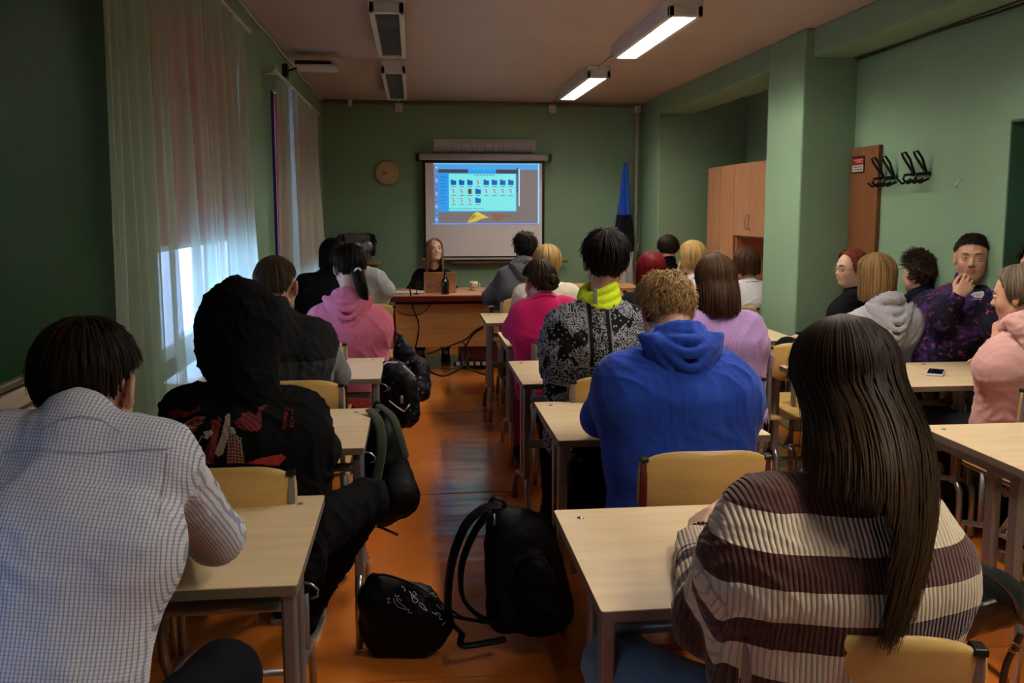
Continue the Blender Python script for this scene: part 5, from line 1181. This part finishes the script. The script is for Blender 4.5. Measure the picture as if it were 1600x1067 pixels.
# ---- group at the right wall
def glasses(par, org, hd, R, s, mat):
    b = MB(); p = lambda x, y, z: tuple(hd+R@(V3(x, y, z)*s)-np.array(org))
    for sx in (-1, 1):
        b.tube([p(sx*.032+.023*math.cos(a), .094, .004+.017*math.sin(a)) for a in np.linspace(0, 6.28, 16, endpoint=False)], .0022, 6, closed=True); b.tube([p(sx*.055, .092, .008), p(sx*.078, .06, .008), p(sx*.082, .0, .006)], .002, 6)
    b.tube([p(-.009, .095, .008), p(.009, .095, .008)], .0022, 6); b.build('glasses_frame', mat, par)
    g = MB()
    for sx in (-1, 1): g.tube([p(sx*.032, .0935, .004), p(sx*.032, .0945, .004)], .021, 14)
    g.build('glasses_lens', M_GLASS, par)
def W(X, Y, Z): return V3(X, Y, Z)
hd19 = at(1329, 420, 5.55); r19, g19 = person('student with auburn hair and glasses turned left beside the pillar', (2.74, 5.52, .55), at(1336, 458, 5.55), hd19, at(1330, 474, 5.40), at(1346, 474, 5.70), at(1318, 512, 5.34), at(1326, 512, 5.72), W(2.55, 5.25, .72), W(2.5, 5.6, .72), BLACKC, fwd=(-.95, -.3, 0), yaw=-12, pitch=2, h=.010, face=True, tname='top', kneeL=(2.30, 5.28, .70), kneeR=(2.24, 5.42, .60), ankL=(2.08, 5.2, .42), ankR=(2.2, 5.4, .1), hairf=hf(H_AUB, kind='long', L=.05, t0=.014, n=900, width=.004, fringe=4), seed=28, skin=SKIN2)
glasses(r19, tuple(r19.location), hd19, rot(math.degrees(math.atan2(.95, -.3))-12, 2), 1, flat('clear rim', (150, 130, 124), .3))
r20, g20 = G('student with long light brown hair in a pale grey hoodie by the right wall', 1383, 4.68, 484, (1367, 434, 4.74), hw=.17, shl=(1352, 505, 4.68), shr=(1416, 500, 4.68), hipY=4.85, hipdx=.03, top=GREYM, tname='hoodie', collar='hood', hood=1.1, pitch=6, yaw=12, h=.009, loose=.030, bulk=1.08, pants=DENIM, hairf=hf(H_LB, kind='long', L=.14, t0=.022, n=2200, width=.0034, taper=.1), seed=29)
r21, g21 = G('boy with short curly brown hair in a navy black hoodie', 1442, 5.0, 472, (1435, 428, 5.02), hw=.165, hipY=5.05, top=NAVY, tname='hoodie', pitch=2, yaw=12, h=.010, loose=.028, bulk=1.1, collar='hood', hood=.8, hairf=hf(H_BR, kind='short', t0=.018, lift=.02, n=2000, width=.0036, curl=.006, wave=.15), seed=30)
gaze = [-.003, .001]; hd22 = at(1519, 403, 4.50)
r22, g22 = person('boy in a purple and navy printed hoodie facing the room, hand on chin', (2.78, 4.80, .56), at(1525, 450, 4.60), hd22, at(1553, 470, 4.44), at(1492, 466, 4.70), at(1562, 512, 4.34), at(1474, 494, 4.46), at(1512, 503, 4.50), at(1496, 464, 4.36), galaxy_mat(), fwd=(-.42, -.91, 0), yaw=-10, pitch=2, h=.0062, face=True, tname='hoodie', collar='crew',
  loose=.032, bulk=1.22, kneeL=(2.62, 4.50, .66), kneeR=(2.42, 4.66, .74), ankL=(2.6, 4.55, .1), ankR=(2.72, 4.45, .62), pants=GTROU, handR=dict(d=(.42, -.05, .60), up=(-.4, -.85, .1), curls=[.7, .8, .9, 1.0], s=.98, thumb=.4), hairf=hf(H_DB, kind='short', t0=.005, lift=.003, n=2800, width=.0026, front=68), seed=31, hs=1.06, cuffR=.86)
f = Field(at(1525, 450, 4.6)-.25, at(1525, 450, 4.6)+.25, .007); C0 = at(1527, 446, 4.62)
for rr, dz, th in ((.088, .0, .030), (.092, .03, .022)):
    P_ = [C0+V3(rr*math.cos(a), rr*math.sin(a), dz+.03*math.sin(a)) for a in np.linspace(0, 2*math.pi, 17)]
    for a, b2 in zip(P_, P_[1:]): f.cone(a, b2, th, k=.014)
f.ell(C0+V3(.05, .10, .01), V3(.09, .05, .09), None, .03); Vh, Fh = f.mesh(); ho = mesh_obj('hood', folds(Vh, Fh, .006, 5), Fh, g22.data.materials[0], r22, True, tuple(r22.location)); attr(ho, 'v', np.zeros(len(Vh)))
gaze = [0, 0]
hd23 = at(1590, 462, 3.55); r23, g23 = person('student in a pale pink hoodie at the right edge, hand over the mouth', (2.66, 3.50, .55), at(1603, 518, 3.50), hd23, at(1570, 556, 3.50), at(1655, 548, 3.50), at(1541, 662, 3.56), at(1680, 630, 3.6), at(1558, 532, 3.58), W(2.75, 3.9, .82), PALEP, yaw=42, pitch=8, h=.008, face=True, tname='hoodie', collar='hood', hood=.9, loose=.022, fold=.008, bulk=1.05, skin=SKIN,
  kneeL=(2.52, 3.98, .54), ankL=at(1515, 838, 4.18), kneeR=(2.8, 3.98, .54), handL=dict(d=(.22, .10, .85), up=(-.75, -.2, .35), curls=[.9, 1.0, 1.1, 1.2], s=.92), hairf=hf(H_ASH, kind='long', L=.045, t0=.016, n=2600, width=.003, taper=.3, fringe=8), seed=32, pants=DTROU)
hd24 = at(1626, 412, 4.10); r24, g24 = person('person with dark rimmed glasses cut off by the right edge of the picture', (3.06, 3.92, .55), at(1630, 462, 4.10), hd24, at(1660, 480, 3.96), at(1622, 480, 4.22), at(1680, 520, 3.9), at(1628, 520, 4.1), W(2.8, 3.75, .84), W(2.85, 3.9, .84), NAVY, fwd=(-.5, -.86, 0), yaw=0, pitch=2, h=.010, face=True, tname='top', kneeL=(2.9, 3.6, .55), kneeR=(2.75, 3.68, .55), hairf=hf(H_DB, kind='short', t0=.012, n=900, width=.004), seed=33)
glasses(r24, tuple(r24.location), hd24, rot(math.degrees(math.atan2(.5, -.86)), 2), 1, M_BLACKP)
# ---- the teacher
gaze = [-.001, .003]; BROW = flat('light brown eyebrow', (84, 58, 42), .7)
r7, g7 = person('teacher with long light brown hair in a black top behind the laptop', (.19, 9.66, .56), at(677, 424, 9.46), at(679, 391, 9.38), at(696, 432, 9.42), at(657, 432, 9.42), at(706, 452, 9.30), at(645, 452, 9.30), at(694, 456, 9.04), at(664, 456, 9.04), BLACKC, fwd=(0, -1, 0), yaw=14, pitch=-12, h=.0062, face=True, tname='top', collar='crew', skin=SKIN2, hairf=hf(H_TEACH, kind='long', L=.235, t0=.012, n=3200, width=.0022, hang=(0, -.06), front=68), seed=34, loose=.02)
BROW = flat('brown eyebrow', (52, 36, 26), .7)
# ================================================================ PRINTS
CR = lambda ox_, oy_, k: (lambda pts: [(ox_+x/k, oy_+y/k) for x, y in pts])
q = CR(230, 600, 5.16); o2 = tuple(r2.location); DR = flat('dark red print', (92, 18, 18), .8); CP = flat('cream print', (176, 150, 128), .8); RP = flat('red print', (140, 36, 34), .8); PK = flat('bone print', (150, 132, 122), .8)
for pl in ([(170, 230), (240, 190), (330, 225), (400, 200), (425, 155), (435, 180), (410, 220), (330, 260), (260, 270), (200, 290), (165, 270)], [(690, 300), (750, 270), (770, 230), (830, 225), (880, 255), (900, 190), (950, 165), (990, 180), (960, 186), (925, 210), (925, 330), (900, 375), (840, 385), (790, 370), (730, 350)],
           [(520, 290), (600, 280), (560, 480), (540, 640), (420, 640), (360, 580), (470, 540), (520, 400)], [(215, 440), (260, 350), (330, 300), (400, 265), (470, 270), (400, 360), (330, 440), (280, 490)], [(660, 400), (720, 410), (760, 500), (780, 640), (640, 645), (640, 520)]):
    decal_fill(g2, q(pl), DR, r2, o2, 'dragon_print')
decal_fill(g2, q([(790, 640), (900, 600), (1080, 565), (1120, 590), (1060, 660)]), RP, r2, o2, 'dragon_print')
for pl in ([(635, 245), (672, 240), (660, 400), (610, 570), (570, 585), (545, 560), (600, 400)], [(455, 385), (520, 370), (530, 400), (480, 450), (465, 420)], [(665, 345), (700, 350), (720, 405), (665, 400)]): decal_fill(g2, q(pl), PK, r2, o2, 'dragon_print', off=.0035)
ln = []
for k in range(6): ln.append(q([(225+k*38, 435-k*34), (262+k*34, 470-k*36)]))
for k in range(5): ln.append(q([(262+k*22, 352-k*2+k*0), (250+k*50, 470-k*40)]))
for k in range(9): ln.append(q([(642, 420+k*26), (690, 408+k*27), (735, 428+k*25), (765, 440+k*24)]))
for k in range(5): ln.append(q([(650+k*26, 405+k*6), (662+k*24, 520), (655+k*28, 640)]))
ln += [q([(215, 440), (260, 350), (330, 300), (400, 265), (470, 268)]), q([(165, 360), (230, 380), (290, 340), (240, 330), (200, 290), (180, 310), (170, 350)]), q([(380, 500), (420, 460), (440, 420), (480, 440)]), q([(380, 500), (430, 530), (440, 510), (400, 480)]), q([(440, 545), (465, 550)]), q([(340, 540), (350, 575), (365, 545)]), q([(390, 640), (405, 610), (420, 640), (445, 612), (460, 642), (490, 625), (505, 645)]), q([(720, 410), (760, 500), (785, 640)]), q([(565, 262), (600, 285)])]
decal(g2, ln, [.7]*len(ln), CP, r2, o2, 'dragon_outline', off=.0045)['kind'] = 'stuff'
GLY = {'X': [[(0, 0), (1, 1)], [(1, 0), (0, 1)]], 'T': [[(0, 0), (1, 0)], [(.5, 0), (.5, 1)]], 'Z': [[(0, 0), (1, 0), (0, 1), (1, 1)]], 'U': [[(0, 0), (0, 1), (1, 1), (1, 0)]], 'R': [[(0, 1), (0, 0), (1, 0), (1, .5), (0, .5), (1, 1)]], 'M': [[(0, 1), (0, 0), (.5, .6), (1, 0), (1, 1)]], 'B': [[(0, 0), (.9, .1), (.8, .45), (0, .5), (1, .6), (.9, 1), (0, 1), (0, 0)]], 'E': [[(1, 0), (0, 0), (0, 1), (1, 1)], [(0, .5), (.8, .5)]], 'D': [[(0, 0), (.8, .15), (1, .6), (.7, 1), (0, 1), (0, 0)]], 'N': [[(0, 1), (0, 0), (1, 1), (1, 0)]], 'S': [[(1, 0), (0, 0), (0, .5), (1, .5), (1, 1), (0, 1)]], 'G': [[(1, .1), (0, 0), (0, 1), (1, 1), (1, .55), (.5, .55)]], 'I': [[(.5, 0), (.5, 1)]]}
def glyphs(text, x0, y0, dx, dy, w, h, sk=0):
    out = []
    for k, ch in enumerate(text):
        for st in GLY.get(ch, []): out.append([(x0+dx*k+u*w+sk*(1-v)*h, y0+dy*k+v*h) for u, v in st])
    return out
tx = glyphs('XTZUR', 1158, 200, -1, 32, 26, 20)+glyphs('MBEEUD', 1112, 195, -4, 29, 26, 20); decal(g2, [q(t) for t in tx], [.75]*len(tx), RP, r2, o2, 'lettering')
o22 = tuple(r22.location); WP = flat('white print', (200, 200, 204), .7)
decal_fill(g22, [(1517, 460), (1521, 457), (1530, 455.5), (1536, 455), (1538, 457), (1537, 462), (1534, 465.5), (1523, 465), (1519, 462)], WP, r22, o22, 'chest_badge', .8)
tx = glyphs('DNGSI', 1519.2, 458.6, 3.4, -.25, 2.4, 3.6, .2); decal(g22, tx, [.55]*len(tx), flat('badge ink', (24, 22, 34)), r22, o22, 'lettering', off=.0055)
decal(g22, [[(1518, 468), (1535, 467)]], [.7], WP, r22, o22, 'lettering')
SE = flat('painted seam shade', (120, 128, 156), .9)  # shade along the seams and collar edge, painted as thin blue-grey lines
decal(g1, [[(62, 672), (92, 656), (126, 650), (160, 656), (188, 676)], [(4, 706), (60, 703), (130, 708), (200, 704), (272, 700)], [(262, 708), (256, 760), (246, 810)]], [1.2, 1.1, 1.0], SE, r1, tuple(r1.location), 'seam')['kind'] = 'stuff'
# bracelet, glasses
o13 = tuple(r13.location); wl = at(1098, 838, 2.02); el_ = at(1112, 965, 1.64); d_ = nrm(wl-el_); e1 = nrm(np.cross(d_, V3(0, 0, 1))); e2 = np.cross(e1, d_); b_ = MB()
for k in range(20):
    a = 2*math.pi*k/20; p = wl+d_*.004+(e1*math.cos(a)+e2*math.sin(a))*.032-np.array(o13); b_.sph(tuple(p), .0052, seg=8)
b_.build('bracelet', flat('black beads', (14, 12, 13), .25, .6), r13)['kind'] = 'stuff'
# ================================================================ BAGS
def bag_field(cones, lo, hi, h=.010, k=.05, fold=.008, seed=3):
    f = Field(lo, hi, h)
    for c in cones: f.cone(*c[:4], k=k, sq=c[4] if len(c) > 4 else None)
    V, F = f.mesh(); V = relax(V, F, 1, .4); return folds(V, F, fold, seed), F
def strap(par, pts, w, th, mat, name='strap', n=10):
    P = [Vector(p) for p in pts]; out = []
    for i in range(len(P)-1):
        p0, p1, p2, p3 = P[max(i-1, 0)], P[i], P[i+1], P[min(i+2, len(P)-1)]
        for k in range(n):
            t = k/n; out.append(.5*((2*p1)+(-p0+p2)*t+(2*p0-5*p1+4*p2-p3)*t*t+(-p0+3*p1-3*p2+p3)*t**3))
    out.append(P[-1]); return MB().tube(out, 1.0, 10, flatten=(w, th)).build(name, mat, par)
BM = cloth('black bag nylon', (8, 8, 10), .6, .2, 500, .4); BM2 = cloth('black polyester', (6, 6, 8), .5, .2, 500, .4); GS = cloth('olive webbing', (50, 58, 44), .8); fd = V3(0, 1, 0)
def bag(name, label, cones, mat, seed, group=None, fold=.008, cat='backpack'):
    P = np.array([c[0] for c in cones]+[c[1] for c in cones]); lo, hi = P.min(0)-.2, P.max(0)+.2; lo[2] = max(lo[2], -.03); V, F = bag_field(cones, lo, hi, seed=seed, fold=fold)
    V[:, 2] = np.maximum(V[:, 2], .004); org = (float(P[:, 0].mean()), float(P[:, 1].mean()), float(V[:, 2].min())); r = root(name, org, label, cat, group); mesh_obj('body', V, F, mat, r, True, org); return r, V3(*org)
rb, ob = bag('backpack', 'large black backpack standing in the aisle with its strap arching left', [(at(838, 945, 3.06), at(812, 835, 3.06), .115, .095, (fd, .75)), (at(790, 960, 3.02), at(786, 850, 3.02), .07, .07, (fd, .7)), (at(866, 955, 3.04), at(836, 840, 3.04), .07, .075, (fd, .7)), (at(845, 960, 2.96), at(838, 900, 2.96), .08, .07, (fd, .6)), (at(800, 830, 3.06), at(786, 812, 3.04), .07, .055)], BM, 4)
L_ = lambda x, y, Y: tuple(at(x, y, Y)-ob)
strap(rb, [L_(780, 790, 3.0), L_(755, 795, 2.99), L_(728, 820, 2.97), L_(708, 870, 2.95), L_(700, 925, 2.95), L_(704, 968, 2.95), L_(722, 990, 2.95)], .034, .008, BM2)
strap(rb, [L_(765, 800, 2.96), L_(742, 830, 2.95), L_(722, 880, 2.93), L_(722, 930, 2.93), L_(745, 960, 2.94), L_(775, 975, 2.97)], .030, .007, BM2)
strap(rb, [L_(704, 962, 2.95), L_(735, 968, 2.94), L_(760, 972, 2.96)], .012, .004, BM2, 'webbing'); strap(rb, [L_(722, 990, 2.95), L_(722, 1008, 2.9), L_(760, 1004, 2.92), L_(790, 998, 2.95)], .012, .004, BM2, 'webbing')
strap(rb, [L_(765, 788, 3.02), L_(772, 778, 3.03), L_(785, 782, 3.03), L_(792, 795, 3.03)], .012, .006, BM2, 'top_handle'); MB().tube([L_(772, 803, 2.93), L_(773, 820, 2.925)], .0035, 6).build('zip_pull', M_SILV, rb)
MB().tube([L_(x, y, 2.9+.02*math.sin(i)) for i, (x, y) in enumerate(((800, 905), (806, 878), (826, 866), (850, 872), (866, 900)))], .004, 6).build('zip', M_BLACKP, rb)
rd, od = bag('drawstring_bag', 'small black drawstring bag with white scribbled lettering lying in the aisle', [(at(610, 985, 3.05), at(665, 985, 3.02), .10, .085, (fd, .85)), (at(598, 940, 3.05), at(640, 950, 3.02), .09, .09, (fd, .8)), (at(588, 915, 3.05), at(583, 905, 3.05), .035, .015), (at(655, 955, 3.0), at(692, 975, 2.98), .08, .035)], BM2, 6, None, .012, 'bag')
gd = [c for c in rd.children if c.name.startswith('body')][0]; q = CR(560, 860, 5.93); ln = [[(325, 440), (330, 480), (370, 525), (430, 545), (440, 530), (400, 500), (355, 465), (350, 445), (380, 450), (400, 468)], [(470, 375), (490, 400), (500, 450)], [(505, 385), (520, 380), (540, 410), (510, 430), (500, 400), (520, 440), (550, 450), (545, 480), (515, 485), (500, 455)], [(430, 545), (470, 545), (460, 570), (500, 580)], [(400, 330), (430, 350), (425, 380), (440, 360)], [(340, 405), (350, 430), (380, 420)], [(560, 480), (600, 500), (640, 560), (600, 540), (560, 500)], [(630, 380), (660, 400), (700, 390), (690, 420), (740, 430)], [(680, 570), (730, 600), (720, 570), (760, 590), (750, 630), (780, 640)], [(700, 450), (760, 480), (790, 540)], [(260, 450), (290, 440), (270, 490), (300, 480)], [(720, 500), (760, 540), (800, 555)], [(780, 690), (820, 650)]]
decal(gd, [q(l) for l in ln], [1.1]*len(ln), flat('pale scribble', (168, 160, 166), .7), rd, tuple(rd.location), 'lettering')
strap(rd, [tuple(at(583, 905, 3.04)-od), tuple(at(600, 898, 3.02)-od), tuple(at(650, 915, 2.98)-od), tuple(at(700, 950, 2.93)-od), tuple(at(722, 965, 2.93)-od)], .005, .004, BM2, 'cord')
rh, oh = bag('backpack', 'black backpack with olive straps hanging on the left row beside the aisle', [(at(610, 760, 3.55), at(600, 690, 3.55), .10, .075, (V3(1, 0, 0), .7)), (at(622, 775, 3.5), at(605, 700, 3.6), .09, .06, (fd, .8)), (at(600, 800, 3.55), at(585, 700, 3.6), .06, .06), (at(598, 668, 3.6), at(600, 650, 3.6), .04, .03)], BM, 8)
L_ = lambda x, y, Y: tuple(at(x, y, Y)-oh)
strap(rh, [L_(578, 640, 3.55), L_(592, 660, 3.44), L_(596, 700, 3.40), L_(588, 750, 3.40), L_(580, 800, 3.42)], .020, .006, GS); strap(rh, [L_(590, 632, 3.6), L_(612, 650, 3.5), L_(624, 680, 3.46), L_(634, 715, 3.46)], .018, .006, GS)
strap(rh, [L_(590, 822, 3.45), L_(605, 828, 3.43), L_(622, 836, 3.42)], .010, .003, BM2, 'webbing'); strap(rh, [L_(582, 640, 3.58), L_(590, 628, 3.6), L_(600, 640, 3.6)], .010, .005, BM2, 'top_handle')
def dotted(name, dots, base=(14, 14, 18), sc=26, th=.2):
    m, T, b = base_mat(name, .6, .2); v = coords(T); vo = T.new('ShaderNodeTexVoronoi'); vo.inputs['Scale'].default_value = sc; T.link(v, vo.inputs['Vector']); f = mth(T, 'LESS_THAN', vo.outputs['Distance'], th)
    f = mth(T, 'MULTIPLY', f, mth(T, 'GREATER_THAN', noise(T, v, 8, 2), .48)); T.link(mix(T, f, lin(base), ramp(T, noise(T, v, 17, 2), [(.4, lin(dots[0])), (.6, lin(dots[1]))])), b.inputs['Base Color']); bump(T, b, noise(T, v, 25, 4), .4, .012); return m
rf, of = bag('backpack', 'dark backpack with a purple and pink flower print hanging beside the far left desks', [(at(648, 600, 6.0), at(632, 555, 6.0), .10, .075, (fd, .8)), (at(655, 575, 5.95), at(655, 610, 5.9), .07, .08), (at(630, 545, 6.0), at(626, 530, 6.05), .05, .03)], dotted('floral print', ((120, 60, 110), (90, 100, 140)), (18, 14, 26), 30, .3), 9)
strap(rf, [tuple(at(606, 509, 6.3)-of), tuple(at(616, 518, 6.2)-of), tuple(at(628, 528, 6.05)-of)], .012, .005, BM2)
rs, os_ = bag('backpack', 'black speckled backpack with white zips hanging beside the third left desk', [(at(625, 640, 4.75), at(618, 585, 4.75), .10, .08, (fd, .75)), (at(636, 600, 4.7), at(640, 650, 4.7), .06, .055), (at(606, 580, 4.75), at(604, 640, 4.75), .05, .06)], dotted('speckled nylon', ((150, 150, 160), (90, 90, 110)), (12, 12, 15), 40, .16), 10)
L_ = lambda x, y, Y: tuple(at(x, y, Y)-os_)
for nm, pts in (('zip', [(598, 571), (604, 566), (622, 566)]), ('zip', [(630, 571), (640, 580), (648, 588)]), ('strap_end', [(608, 626), (620, 636), (632, 643)]), ('strap_end', [(633, 641), (640, 632)])):
    MB().tube([L_(x, y, 4.62) for x, y in pts], .0045, 6).build(nm, M_WHITE, rs)
MB().tube([L_(627, 618, 4.62), L_(628, 630, 4.62)], .009, 10).build('tag', M_SILV, rs)
ru, ou = bag('backpack', 'black backpack standing under the second right desk beside the blue hoodie', [(at(915, 770, 3.25), at(918, 725, 3.25), .10, .085, (fd, .8)), (at(905, 780, 3.2), at(930, 780, 3.2), .09, .09)], BM2, 12)
strap(ru, [tuple(at(893, 735, 3.14)-ou), tuple(at(900, 715, 3.12)-ou), tuple(at(925, 710, 3.12)-ou), tuple(at(938, 722, 3.14)-ou)], .012, .005, BM, 'top_handle')
LEA = flat('black leather', (14, 15, 20), .32, .55, 0, .2, 8, .3, 30)
rl, ol = bag('handbag', 'black leather handbag at the right edge beside the striped sweater', [(at(1500, 955, 2.15), at(1560, 940, 2.15), .085, .07, (fd, .6)), (at(1520, 915, 2.15), at(1545, 915, 2.15), .06, .05, (fd, .6)), (at(1575, 945, 2.15), at(1590, 950, 2.15), .05, .03)], LEA, 14, None, .006, 'handbag')
L_ = lambda x, y, Y: tuple(at(x, y, Y)-ol)
strap(rl, [L_(1500, 900, 2.1), L_(1515, 892, 2.08), L_(1545, 900, 2.08), L_(1580, 930, 2.08), L_(1596, 975, 2.1)], .009, .004, LEA, 'handle'); strap(rl, [L_(1500, 890, 2.15), L_(1540, 886, 2.2), L_(1590, 915, 2.3), L_(1640, 880, 2.45)], .012, .004, LEA, 'strap')
strap(rl, [L_(1524, 955, 2.03), L_(1535, 945, 2.03), L_(1555, 938, 2.03)], .010, .004, LEA, 'flap_tab'); strap(rl, [L_(1596, 990, 2.1), L_(1585, 1012, 2.1), L_(1572, 1040, 2.1), L_(1566, 1075, 2.1)], .012, .004, LEA, 'strap')
bk_ = MB(); bk_.tube([L_(1582, 1004, 2.08), L_(1594, 1010, 2.08), L_(1589, 1022, 2.08), L_(1577, 1016, 2.08)], .0035, 6, closed=True); bk_.build('buckle', flat('brass', (150, 110, 60), .3, .5, .8), rl)
# white tick on the black sneaker
a23 = at(1515, 838, 4.18)-V3(*r23.location); tk = [(-.05, .02), (-.03, .0), (.0, .005), (.09, .05), (.0, .022), (-.03, .02), (-.04, .035)]
MB().prism([(a23[1]+.05+x, a23[2]-.06+z) for x, z in tk], a23[0]-.052, a23[0]-.049, 0).build('side_mark', WP, r23)
